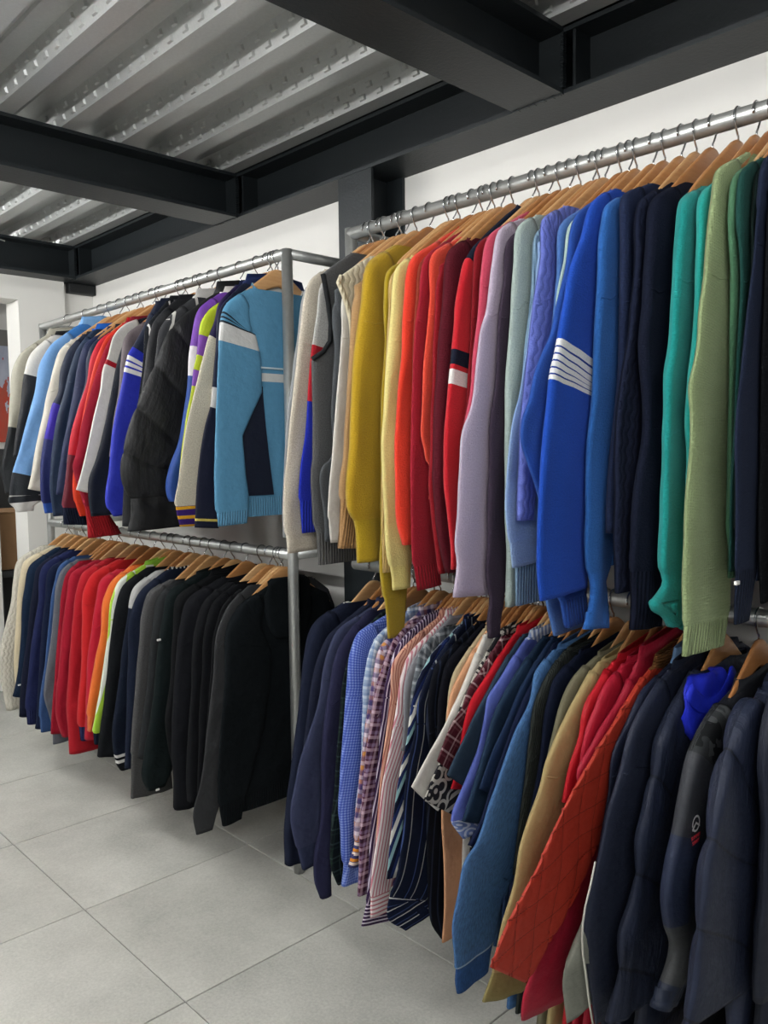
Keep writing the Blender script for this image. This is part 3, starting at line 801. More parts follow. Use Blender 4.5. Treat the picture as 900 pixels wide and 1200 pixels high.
G(U, 'sweater', 'sweater', 'bottle green sweater behind the ink navy one', 'knit:#1f4a44', 'E778,325 757,500 765,800 752,1150 F735,300 715,700 712,1000', 'E870,260')
G(U, 'sweater', 'sweater', 'nearly black ribbed sweater beside the bottle green one', 'rib:#12201e', 'E842,345 822,500 815,800 790,1100 F745,400 735,800')
G(U, 'sweater', 'sweater', 'ink navy sweater with tiny metal tab on its cuff', 'knit:#20283c', 'E880,285 852,530 828,750 792,1050 775,1200@.12 F750,200 738,400@.11 742,700 737,1000@.085 >!rib:#1f2638 G730,210@.06', tab='F760,1053')
G(U, 'sweater', 'sweater', 'black textured sweater beyond the ink navy one', 'waffle:#14161a', 'E905,480 890,700 875,1000 F860,500 848,900@.12 860,1150@.10')
for q, c in enumerate(('#1a1d28', '#26304a', '#2a2c30')):
    G(U, 'sweater', 'sweater', ('charcoal navy sweater past the black textured one', 'slate blue sweater near the free end of the sweater rail', 'dark grey sweater last on the sweater rail')[q], 'knit:' + c, 'E%d,520 %d,700 %d,1000 F%d,500 %d,900 %d,1150' % tuple(v + 60 * (q + 1) for v in (905, 890, 880, 865, 855, 860)))

# ---- shirts and coats, lower rail of the right rack
U = 'LR'
G(U, 'overshirt', 'shirt', 'long ink black overshirt with white collar edge, first on the shirt rail', 'cotton:#1a1f30', 'I192,208 165,280 130,500 110,680 80,900 60,1100 J55,300 58,455@.05', 'I335,85', col='cotton:#d8d6d0')
G(U, 'overshirt', 'shirt', 'dark navy overshirt behind the slate navy one', 'cotton:#1e2233', 'I258,268 235,310 182,480 162,620 140,800 110,1000', 'I440,85', collar=.035)
G(U, 'overshirt', 'shirt', 'slate navy chore jacket with broad buttoned cuff', 'cotton:#383d56', 'I292,248 256,330 236,420 215,560 160,720 110,900@.15 80,1060@.14 J78,210 105,380@.10 >!cotton:#30364f 130,480@.055', 'I480,85', collar=.04)
G(U, 'overshirt', 'shirt', 'indigo shirt with pointed tail beside the slate chore jacket', 'cotton:#282942', 'I325,285 300,330 262,500 228,720@.10 J212,300 190,420@.07 190,520@.05 218,610@.03', 'I440,150', collar=.035)
G(U, 'shirt', 'shirt', 'dark green tartan shirt showing below indigo cuff', 'plaid:#10161a,#20322c,#3a4a4a;0.035,0.12', 'I378,288 340,400 305,700 290,950 J270,300 275,480@.06 300,548@.045', 'I510,150', collar=.03)
G(U, 'shirt', 'shirt', 'bright blue gingham shirt with buttoned cuff', 'plaid:#4c62b8,#8ea2e0,#3a4ea0;0.0065,0.45', 'I395,255 366,330 346,500 330,700 310,950 305,1100 J308,250@.09 315,400@.085 320,450 >!plaid:#4c62b8,#8ea2e0;0.0065,0.45 313,556@.065', 'I520,170', collar=.035)
G(U, 'shirt', 'shirt', 'pale blue check shirt beside the gingham', 'plaid:#93a6c2,#d5dde6,#6f86ac;0.022,0.3', 'I475,282 437,400 425,470 420,650 410,900 J385,200', 'I625,112', collar=.04)
G(U, 'shirt', 'shirt', 'purple and orange madras check shirt with striped cuff', 'plaid:#6a4a78,#c98a4a,#d8ccd8,#3c3868;0.032,0.28', 'I505,315 472,430 442,600 426,720 392,1000 J378,240 375,340 >!hoop:#3c3e6a,#d8c8c0,#d0852e;0.022,0.3 345,465@.055', 'I680,105', collar=.04)
G(U, 'shirt', 'shirt', 'burgundy and lilac plaid shirt behind the striped ones', 'plaid:#5a2a40,#8f7a9a,#331c30,#c2a8b4;0.028,0.25', 'I562,285 500,430 450,700 425,900 J410,200 395,600@.035', 'I650,170', collar=.03)
G(U, 'shirt', 'shirt', 'aubergine shirt with narrow white stripes', 'stripe:#3a2848,#c8bcd0;0.009,0.35', 'I588,298 540,430 505,650 482,900 J455,300 430,640@.06 >!hoop:#3a2848,#d4cad8;0.008,0.4 405,745@.12', 'I700,165', collar=.04)
G(U, 'shirt', 'shirt', 'salmon shirt with fine brown stripes', 'stripe:#d8a48e,#9a5a50;0.008,0.3', 'I605,325 562,390 546,550 526,720 510,850 J490,200 470,500', 'I770,130', collar=.045)
G(U, 'shirt', 'shirt', 'white shirt with clear pink stripes and hooped cuff', 'stripe:#e8dcdc,#c8808c;0.0095,0.4', 'I628,368 606,430 572,620 540,800 510,950@.10 490,1150 J480,250 465,450@.085 450,605@.065 >!hoop:#e8dcdc,#c07882;0.0095,0.4 448,705@.06', 'I800,165', collar=.045)
G(U, 'shirt', 'shirt', 'plain grey flannel shirt beside the pink striped one', 'fleece:#84848a', 'I645,395 616,470 610,650 600,800', 'I820,175', collar=.035)
G(U, 'shirt', 'shirt', 'grey tartan shirt between flannel and navy stripe', 'plaid:#62686e,#b8bcc0,#2c3238;0.03,0.2', 'I695,325 662,450 650,520 635,700', 'I800,220', collar=.03)
G(U, 'shirt', 'shirt', 'navy shirt with broad aqua and white slanting stripes', 'diag:#1f2c58,#8eb4b8,#d8d8d0,#10162c;0.05,0.22', 'I722,375 662,520 640,620 620,760 590,900@.11 567,1050 J545,350 530,520@.08', 'I890,170', collar=.04)
G(U, 'shirt', 'shirt', 'midnight navy shirt with sparse pale pinstripes and big cuff', 'stripe:#141a2c,#9a9c9c,#3c4c78;0.055,0.05', 'K100,375 40,520 15,700 I640,800@.17 J615,100 600,350@.15 560,560 540,600 >!hoop:#151c32,#c0c0bc,#3a4870;0.03,0.10 525,690@.125 610,765@.11', 'K245,130', collar=.04)
G(U, 'shirt', 'shirt', 'black shirt with soft shadow stripes', 'stripe:#0f1118,#222838;0.02,0.2', 'K122,365 90,480 75,650 I730,800 J715,200 720,500 745,740@.07 785,800@.04', 'K305,112', collar=.03)
G(U, 'shirt', 'shirt', 'plain black shirt beside the khaki one', 'cotton:#12131a', 'K170,365 140,480 125,650 110,800', 'K335,150', collar=.03)
G(U, 'shirt', 'shirt', 'khaki sand shirt beside the peach one', 'cotton:#b2a282', 'K208,395 182,480 174,540 160,700', 'K352,140', collar=.035)
G(U, 'shirt', 'shirt', 'peach long sleeved shirt hanging below the printed sleeve', 'cotton:#d8a078', 'K238,395 190,490 176,550 165,750 150,950 L145,240@.09 155,430@.085 160,650@.08 150,818@.045', 'K365,165', collar=.03)
G(U, 'short_sleeve_shirt', 'shirt', 'crisp white short sleeved shirt with sleeve sticking out', 'cotton:#dcd8d0', 'K262,425 200,560@.14 130,700@.13 60,820 5,925@.11', 'K355,215', collar=.035, short=True)
G(U, 'short_sleeve_shirt', 'shirt', 'black and ivory geometric print short sleeved shirt', 'print:#26262a,#b4b0a6', 'K305,400 250,520 190,680 140,800 100,890@.15 62,990@.15', 'K420,185', collar=.04, short=True)
G(U, 'short_sleeve_shirt', 'shirt', 'burgundy plaid short sleeved shirt with narrow white lines', 'plaid:#4a1a24,#6a4048,#c0a8a8;0.03,0.14', 'K325,400 290,450 242,560 200,620 150,740@.06 125,805@.055', 'K440,225', collar=.03, short=True)
G(U, 'polo_shirt', 'shirt', 'scarlet polo shirt among the short sleeves', 'cotton:#b81826', 'K340,440 292,520 266,590 230,750 205,880 188,935@.055', 'K500,178', collar=.045, short=True)
G(U, 'polo_shirt', 'shirt', 'slate teal polo shirt with square sleeve', 'cotton:#2c3c4c', 'K395,425 332,540 272,660@.12 212,780 175,872@.095', 'K530,210', collar=.035, short=True)
G(U, 'short_sleeve_shirt', 'shirt', 'periwinkle shirt with blue and white striped inner collar', 'cotton:#5a68b4', 'K420,430 368,515 358,565 330,700 270,870 198,1070 L196,250@.05 >print:#7a8cc0,#d8dcec 215,290@.10 245,330@.09', 'K560,195', collar=.045, col='hoop:#7a8cb8,#d8dce8;0.012,0.5')
G(U, 'polo_shirt', 'shirt', 'dark petrol shirt beside the periwinkle one', 'cotton:#22344a', 'K475,440 402,560 342,760 292,930@.10 242,1088@.06', 'K630,185', collar=.035, short=True)
G(U, 'polo_shirt', 'shirt', 'navy polo shirt with stitched sleeve hem', 'cotton:#1f2f4a', 'K515,470 442,640 362,820@.10 322,935@.085', 'K670,235', collar=.035, short=True)
G(U, 'shirt', 'shirt', 'deep navy shirt between the polo and the denim jacket', 'cotton:#171f38', 'K545,500 480,650 420,800 370,950 330,1080 L300,200 270,360@.06', 'K690,250', collar=.03)
G(U, 'denim_jacket', 'jacket', 'mid blue denim jacket with contrast stitched cuff', 'denim:#40638f', 'K595,400 562,530 496,655@.17 440,800 370,1000@.17 310,1190 L270,400@.17 220,600 200,700@.16 206,935@.115 >cotton:#9fb0c4 206,944 >!denim:#2a4a7a 202,1000@.11 210,1060@.10', 'K690,290', collar=.045)
G(U, 'overshirt', 'jacket', 'dark olive corduroy overshirt beside the denim jacket', 'cord:#2e3230', 'K650,410 592,530 562,700 532,950 L510,250 480,500', 'K745,290', collar=.04)
G(U, 'jacket', 'jacket', 'black navy jacket between olive corduroy and khaki', 'cotton:#12182a', 'K685,430 645,530 620,700 580,950 L540,300 480,550 440,700', 'K800,312', collar=.04)
G(U, 'jacket', 'jacket', 'drab olive jacket collar above the khaki jacket', 'cotton:#6e6a56', 'K770,430 712,530 666,690 620,900', 'K890,325', collar=.04)
G(U, 'jacket', 'jacket', 'khaki canvas field jacket with shoulder strap', 'cotton:#a99668', 'K815,455 738,580 692,680 642,800@.17 582,1000 517,1190 L540,300@.16 480,550 430,720@.15 405,840 380,960@.15 >!cotton:#8c8052 335,1100@.16', 'K905,345', collar=.04)
G(U, 'jacket', 'jacket', 'bright red padded jacket beside the khaki one', 'nylon:#b01422', 'G115,480 30,620 K792,690 752,820 712,1000', 'G205,302', collar=.05)
G(U, 'jacket', 'jacket', 'raspberry red jacket with black snap', 'nylon:#a81830', 'G165,470 92,600 52,700 20,830 K800,900', 'G225,330', collar=.05)
G(U, 'jacket', 'jacket', 'crimson jacket with tall funnel collar', 'nylon:#9c1830', 'G215,545 125,680 52,800 2,890 L800,150 720,400 640,700 560,950 520,1100@.17 515,1180@.17', 'G280,420', collar=.085)
G(U, 'quilted_jacket', 'jacket', 'rust red diamond quilted jacket with brown corduroy collar', 'quilt:#a83222;0.056', 'G270,530 152,700@.15 62,850 2,950 L820,20@.165 700,220 600,450@.165 520,600 430,780@.15 370,930@.135', 'G370,415', collar=.06, col='cord:#6a4424', quilt=('diamond', 0.056))
G(U, 'jacket', 'jacket', 'navy jacket with pale denim blue inner collar', 'nylon:#1e2438', 'G300,545 232,680 172,800 142,1000 112,1190 H100,300 60,600', 'G470,380', collar=.055, col='cotton:#6a88ac')
G(U, 'jacket', 'jacket', 'dark navy sports jacket with grey panel and white piping', 'nylon:#22283a', 'G360,530 252,720@.16 202,900 152,1050 122,1190@.2 H90,460 45,650 30,800@.20 45,950 80,1200@.2', 'G450,480', collar=.05, panel=True)
G(U, 'puffer_jacket', 'jacket', 'navy padded coat with royal blue lined hood', 'puff:#1c2336;0.17', 'G430,640 372,750@.16 340,900 290,1100@.18 H270,300 245,550@.19 185,800@.2 180,950 135,1190@.2', 'G560,430', collar=.03, quilt=('puff', 0.17), blue_hood=True)
G(U, 'softshell_jacket', 'jacket', 'charcoal softshell jacket with camouflage shoulder and white round emblem', 'camo:#1c1d1f,#343638,#4a4c4e', 'G610,670 542,800@.14 >nylon:#32343a 490,1000@.13 452,1190 >nylon:#222a40 H420,450@.11 400,600@.10 412,740@.09 >nylon:#3a3c3e 440,850@.08 400,1000@.07 >nylon:#1e2638 350,1120@.07', 'G740,580', collar=.05, logo=True, bodymat='nylon:#1c1e24', soft=0.15, t=0.65)
G(U, 'puffer_jacket', 'jacket', 'large navy down jacket with wide quilted bands', 'puff:#1e2539;0.135', 'G830,550 742,700@.25 692,830 642,1000@.30 602,1190 H590,300@.31 550,650@.32 525,950@.32 480,1200@.32', 'G905,340', collar=.05, quilt=('puff', 0.135), t=1.25)
G(U, 'puffer_jacket', 'jacket', 'black navy hooded parka beyond the down jacket', 'puff:#181d2c', 'G960,500 900,650@.2 870,800 H860,300@.24 840,700@.25 830,1100@.25', None, collar=.06)

# ---- track jackets, upper rail of the left rack
U = 'UL'
G(U, 'track_jacket', 'jacket', 'stone beige track jacket with black lower sleeve, first on its rail', 'nylon:#a9a698', 'N100,235 65,300 48,450 35,600 >nylon:#202326 20,700 5,800@.12 25,935@.07', 'N235,140', collar=.05)
G(U, 'track_jacket', 'jacket', 'black track jacket with white shoulder panel and small chest emblem', 'nylon:#d2d0ca', 'N185,200 150,240 118,335 >nylon:#24262a 100,480 75,640 60,750', 'N265,140', collar=.045, col='nylon:#1c1e22')
G(U, 'track_jacket', 'jacket', 'pale blue track jacket with black forearm and three white stripes', 'nylon:#6f9cd0', 'N255,190 205,265 165,450 130,580 95,720 62,828@.11 >nylon:#22262c 50,900 45,945 >nylon:#b4b4b0 44,952 >nylon:#22262c 40,985@.13 >!nylon:#d0d0cc 62,1005@.08 75,1030@.07', 'N400,85', collar=.05, col='nylon:#7fb0e4', bodymat='nylon:#3a78c0')
G(U, 'track_jacket', 'jacket', 'cream white track top with loose cuff', 'fleece:#d2cdc0', 'N300,215 268,300 240,400 210,550 175,700@.11 150,850 137,912@.085', 'N350,160', collar=.04)
G(U, 'track_jacket', 'jacket', 'navy track jacket with violet sleeve panel', 'nylon:#1b2438', 'N345,210 305,300 278,450 262,480 >nylon:#3a28a0 245,540 220,660 >nylon:#222a60 200,800@.10 197,900 205,985@.08 >!nylon:#2a50a0 215,1035@.07', 'N420,135', collar=.04)
G(U, 'track_jacket', 'jacket', 'petrol navy jacket with bright blue collar', 'nylon:#1c2c44', 'N388,205 352,300 312,450 282,550 262,700 247,900@.10 265,1050@.065', 'N470,110', collar=.05, col='nylon:#2060c0')
G(U, 'track_jacket', 'jacket', 'dark navy zip jacket behind the red track jackets', 'nylon:#1e2748', 'N425,185 397,260 372,400 342,560 312,700 290,850@.08 280,940@.05', 'N525,120', collar=.045)
G(U, 'track_jacket', 'jacket', 'ink blue jacket with white side line', 'nylon:#182238', 'N455,195 440,230 425,380 390,500 360,620 330,780', 'N560,110', collar=.045)
G(U, 'track_jacket', 'jacket', 'scarlet track jacket with maroon forearm and navy cuff', 'nylon:#b4182a', 'N500,165 462,230 432,380 382,530 358,615 340,740@.09 >nylon:#5c1626 320,900 308,1005@.075 >!rib:#181e30 310,1090@.10', 'N590,105', collar=.04)
G(U, 'track_jacket', 'jacket', 'vermilion track jacket with folded orange cuff', 'nylon:#c8321e', 'N530,155 485,250 445,400 412,550 385,720 362,860@.12 >nylon:#d23c20 370,985@.11 >!nylon:#c83418 392,1050@.075', 'N620,80', collar=.05, col='nylon:#a8141c')
G(U, 'track_jacket', 'jacket', 'claret track top with scarlet rib hanging below', 'fleece:#84182a', 'N548,165 495,290 452,420 412,560 378,740@.12 362,800 372,850@.10 385,890@.08 415,1000 >!rib:#a0101c 425,1060@.09 430,1160@.13', 'N640,70', collar=.045)
G(U, 'track_jacket', 'jacket', 'navy track jacket with white shoulder and long white sleeve stripe', 'nylon:#d4d2cc', 'N625,85 570,140 532,262 >nylon:#a81828 522,285 >nylon:#dcd9d4 500,420@.05 490,460@.042 440,680@.042 400,850@.042 380,916@.04', 'N730,55', collar=.03, bodymat='nylon:#141a28', w=.09, t=0.6)
G(U, 'track_jacket', 'jacket', 'black navy track jacket under the white striped sleeve', 'nylon:#151b28', 'N640,130 610,200 560,400 520,600 480,760 440,880@.12 440,950@.11 455,1050@.08', 'N740,70', collar=.035)
G(U, 'track_jacket', 'jacket', 'taupe grey jacket beside the royal blue sleeve', 'nylon:#6a6064', 'N665,110 625,150 602,260 588,420 560,620 545,750', 'N765,55', collar=.035)
G(U, 'track_jacket', 'jacket', 'navy shouldered jacket with royal blue sleeve and three white bands', 'nylon:#1d2438', 'N710,120 662,200 >nylon:#2c36b8 637,240 >nylon:#eceae8 632,262 >nylon:#2c36b8 629,272 >nylon:#eceae8 625,292 >nylon:#2c36b8 621,302 >nylon:#eceae8 617,325 >nylon:#2c36b0 600,420 565,600@.10 547,800 540,1020@.09 >!nylon:#2a34a8 560,1050@.075', 'M150,215', collar=.04)
G(U, 'track_jacket', 'jacket', 'black jacket with white sleeve stripes beside the royal blue one', 'stripe:#1c1e22,#d6d4d0;0.06,0.08', 'M105,325 98,400 85,510 60,700', 'M190,215', collar=.045)
G(U, 'track_jacket', 'jacket', 'black rain jacket behind the quilted down jacket', 'nylon:#1b1c20', 'M145,290 118,370 95,520 70,700 20,900 10,1120@.1', 'M225,210', collar=.045)
G(U, 'track_jacket', 'jacket', 'charcoal jacket with pale grey side stripes', 'stripe:#3a3b3e,#cfcdc8;0.05,0.18', 'M185,290 160,330 145,420 120,600', 'M300,200', collar=.05, col='nylon:#c8c6c2')
G(U, 'puffer_jacket', 'jacket', 'bulky black down puffer jacket with drawn cuff', 'puff:#191a1c;0.135', 'M255,275 205,320@.20 152,430 97,560@.26 62,640 30,740@.27 2,870 10,960@.25 30,1010@.22 >!nylon:#151618 35,1080@.2 20,1140@.2', 'M385,185', collar=.06, quilt=('puff', 0.135), t=1.7)
G(U, 'track_jacket', 'jacket', 'violet and white colour block jacket with blue forearm', 'nylon:#7444a8', 'M320,245 292,340 282,395 >nylon:#d6d2d6 272,515 >nylon:#284890 240,750@.09 190,1000@.06 198,1020@.05', 'M410,180', collar=.045, col='nylon:#e0dcd8')
G(U, 'track_jacket', 'jacket', 'lime and purple banded rugby jacket', 'nylon:#b0c02c', 'M360,250 328,300 318,350 >nylon:#7a48a4 305,430 >nylon:#b4c430 292,490 >nylon:#7a48a4 285,555 >nylon:#aebc30 262,700 245,830 235,950', 'M430,208', collar=.03)
G(U, 'varsity_jacket', 'jacket', 'cream sleeved varsity jacket with purple and gold striped cuff', 'nylon:#241c44', 'M398,225 380,300 360,352 >marl:#cfc8b4 332,450@.13 302,570 270,700 235,930@.125 218,1040@.12 >!hoop:#3a2468,#d8a028;0.026,0.36 235,1122@.075', 'M470,150', collar=.04, col='nylon:#1c2448')
G(U, 'track_jacket', 'jacket', 'navy jacket with white sleeve flash and thin yellow cuff line', 'nylon:#1a2036', 'M405,240 385,400 370,560 >nylon:#d4d0cc 362,640 >nylon:#181c30 345,700 320,850 303,1060@.085 302,1088 >nylon:#d4c060 301,1098 >nylon:#181c30 300,1125@.08', 'M500,140', collar=.05, col='nylon:#1e2c58')
G(U, 'track_jacket', 'jacket', 'sky blue retro track jacket with white chest stripe, facing the post', 'nylon:#5a94b8',
  'M432,222 408,258 >nylon:#16202c 405,266 >nylon:#5a94b8 402,276 >nylon:#16202c 400,284 >nylon:#5a94b8 398,293 >nylon:#16202c 396,302 >nylon:#d8d8d6 386,375@.14 >nylon:#5a94b8 378,470@.15 375,560@.155 370,750@.09 368,1000@.115 372,1065@.115 >!rib:#5a94b8 376,1120@.105', 'M520,165', collar=.04, lin='nylon:#d8d8d4', t=1.1, retro=True, hem=1.215, w=.13, soft=1.5, so=0.55)

# ---- sweatshirts, lower rail of the left rack
U = 'LL'
G(U, 'sweater', 'sweater', 'ivory cable sweater first on the sweatshirt rail', 'cable:#cfcabc', 'O90,188 62,290 50,400 20,520 2,600 -8,720@.12 15,850 28,920@.08', 'O200,108', collar=.02)
G(U, 'sweatshirt', 'sweatshirt', 'cream sweatshirt beside the ivory cable sweater', 'fleece:#d0c2a4', 'O120,198 92,290 75,500 66,720 75,850', 'O250,108')
G(U, 'sweatshirt', 'sweatshirt', 'dark teal navy sweatshirt with white label on its cuff', 'fleece:#18263a', 'O150,215 117,330 95,600 75,780@.08 60,852@.075', 'O270,132', tab='O95,798')
G(U, 'sweatshirt', 'sweatshirt', 'black navy sweatshirt behind the indigo one', 'fleece:#171b2c', 'O185,225 160,330 125,600 100,800 92,950@.05', 'O300,132')
G(U, 'sweatshirt', 'sweatshirt', 'indigo sweatshirt with ribbed cuff', 'fleece:#20264a', 'O215,215 182,400 150,600 130,800@.075 120,920 >!rib:#20264a 125,988@.065', 'O330,142')
G(U, 'sweatshirt', 'sweatshirt', 'midnight sweatshirt between indigo and washed blue', 'fleece:#151d34', 'O248,228 216,380 196,600 185,800 172,1010@.06', 'O335,180')
G(U, 'sweatshirt', 'sweatshirt', 'washed blue sweatshirt beside the grey one', 'fleece:#36507c', 'O292,218 262,300 236,480 215,700 190,900@.09 188,960 >!fleece:#36507c 192,1028@.08', 'O360,182')
G(U, 'sweatshirt', 'sweatshirt', 'steel grey sweatshirt with bent sleeve', 'fleece:#62666e', 'O305,232 272,310 262,400 242,600 216,780@.1 211,850 232,930@.07 250,1000 255,1085@.07', 'O375,192')
G(U, 'sweatshirt', 'sweatshirt', 'dark crimson high neck sweatshirt next to the grey', 'fleece:#8e1428', 'O325,255 302,330 286,480 266,700 252,900 246,1035@.05', 'O385,197', collar=.03)
G(U, 'sweatshirt', 'sweatshirt', 'crimson sweatshirt with folded cuff', 'fleece:#98162a', 'O350,255 322,360 302,500 286,700 272,965@.08 298,1048@.05', 'O465,192', collar=.025)
G(U, 'sweatshirt', 'sweatshirt', 'long cherry red sweatshirt reaching lowest of the reds', 'fleece:#a81a26', 'O405,255 372,340 346,520 327,850@.08 325,925@.07 330,1000 335,1132@.16', 'O520,168', collar=.025)
G(U, 'sweatshirt', 'sweatshirt', 'poppy red sweatshirt with black neck label', 'fleece:#bc1e22', 'O445,265 412,320 397,500 390,700 378,1000@.06 >!rib:#22244a 385,1068@.05', 'O570,178', collar=.025)
G(U, 'sweatshirt', 'sweatshirt', 'rose red sweatshirt beside the orange one', 'fleece:#b01c30', 'O495,285 466,390 432,600 416,850 410,1062@.06', 'O572,240', collar=.025)
G(U, 'sweatshirt', 'sweatshirt', 'bright orange sweatshirt sleeve beside the lime', 'fleece:#d8692a', 'O545,295 512,360 482,560 446,760 420,950 >!rib:#d8692a 418,1022@.045', 'O640,218')
G(U, 'track_jacket', 'jacket', 'white and lime green two tone jacket with dark cuff', 'stripe:#a0c83c,#d8dcd0;0.07,0.42', 'O575,295 542,370 522,550 492,750 457,950@.08 445,1030 >!rib:#182030 450,1085@.06', 'O690,190', collar=.045, col='nylon:#86b838')
G(U, 'sweatshirt', 'sweatshirt', 'long black sweatshirt right beside the lime jacket', 'fleece:#16181b', 'O600,315 562,420 532,600 512,800@.09 487,1000 472,1145@.09', 'O715,228', collar=.025)
G(U, 'sweatshirt', 'sweatshirt', 'navy sweatshirt with light grey shoulder and white banded cuff', 'fleece:#a8a8a6', 'P58,195 40,245 36,275 >fleece:#161c2a O600,560 565,850@.09 542,1050 552,1135 >knit:#dcdad6 555,1148 >knit:#14161a 558,1160 >knit:#dcdad6 560,1175 >knit:#14161a 580,1210@.05', 'P145,130', collar=.03)
G(U, 'sweatshirt', 'sweatshirt', 'blue black sweatshirt with striped neck rib', 'fleece:#1a2030', 'P82,212 45,290 32,500 22,800@.08 18,900', 'P190,100', collar=.035, col='hoop:#1a1c22,#c8c8c4;0.014,0.4')
G(U, 'sweatshirt', 'sweatshirt', 'charcoal marl sweatshirt with wide hem', 'marl:#4a4a4b', 'P120,210 87,300 76,400 60,560 50,700 40,850@.14 >!marl:#464646 36,1018@.16', 'P198,172', collar=.03, col='marl:#6c6c6c')
G(U, 'sweatshirt', 'sweatshirt', 'graphite sweatshirt behind the black green fleece', 'fleece:#26282a', 'P152,238 130,340 102,600 76,800 70,860@.08', 'P215,168')
G(U, 'sweatshirt', 'sweatshirt', 'black green fleece with small white chest mark and cuff label', 'fleece:#141b1c', 'P195,215 166,320 142,500 120,700@.11 95,850 86,940@.1 105,985@.06', 'P295,108', collar=.04, tab='P155,400', tab2='P150,985')
BLK = ['plain black sweatshirt touching the black green fleece', 'second plain black sweatshirt from the black green fleece', 'third plain black sweatshirt from the black green fleece', 'plain black sweatshirt second from the faded charcoal one', 'plain black sweatshirt touching the faded charcoal one']
for k, (e, nk) in enumerate((('P232,228 206,380 190,600 175,700 190,820 207,900 208,1055@.05', 'P350,122'), ('P275,238 240,340 216,560 200,800@.08 210,1000 212,1062@.11', 'P395,145'),
                             ('P335,248 296,360 276,600 263,900@.07 266,1032@.06', 'P425,172'), ('P365,258 340,330 318,560 305,800 300,1000', 'P450,182'), ('P402,268 372,350 352,560 335,750 320,950', 'P470,200'))):
    G(U, 'sweatshirt', 'sweatshirt', BLK[k], ('fleece:#131416', 'fleece:#15161a', 'fleece:#141518', 'fleece:#121316', 'fleece:#17181a')[k], e, nk, collar=(.05, .03, .03, .025, .03)[k], grp='black sweatshirts on the lower left rail')
G(U, 'sweatshirt', 'sweatshirt', 'faded charcoal sweatshirt with long sleeve next to the hoodie', 'fleece:#3a3b3d', 'P428,262 386,350 362,560 340,750 316,950@.10 286,1090@.085 298,1160@.055', 'P505,180', collar=.03)
G(U, 'hoodie', 'hoodie', 'large black hoodie facing the rack post, hood hanging open', 'fleece:#121619', 'P462,270 422,340 397,560@.17 376,760@.16 370,1000@.11 372,1040 >!rib:#101417 386,1122@.07', 'P590,165', collar=.03, t=1.2, hoodie=True, hem=0.335, soft=1.5, so=0.5)

def cpx(s):
    c = CROPS[s[0]]; a, b = s[1:].split(','); return c[0] + float(a) / c[2], c[1] + float(b) / c[2]
def lean_of(rack, X):
    if rack != 'LR': return 0.0
    t = max(0, min(1, (X + 1.25) / 0.40)); return (0.12 if X < -0.7 else 0.12 - 0.07 * min(1, (X + 0.7) / 0.1)) * t * t * (3 - 2 * t)

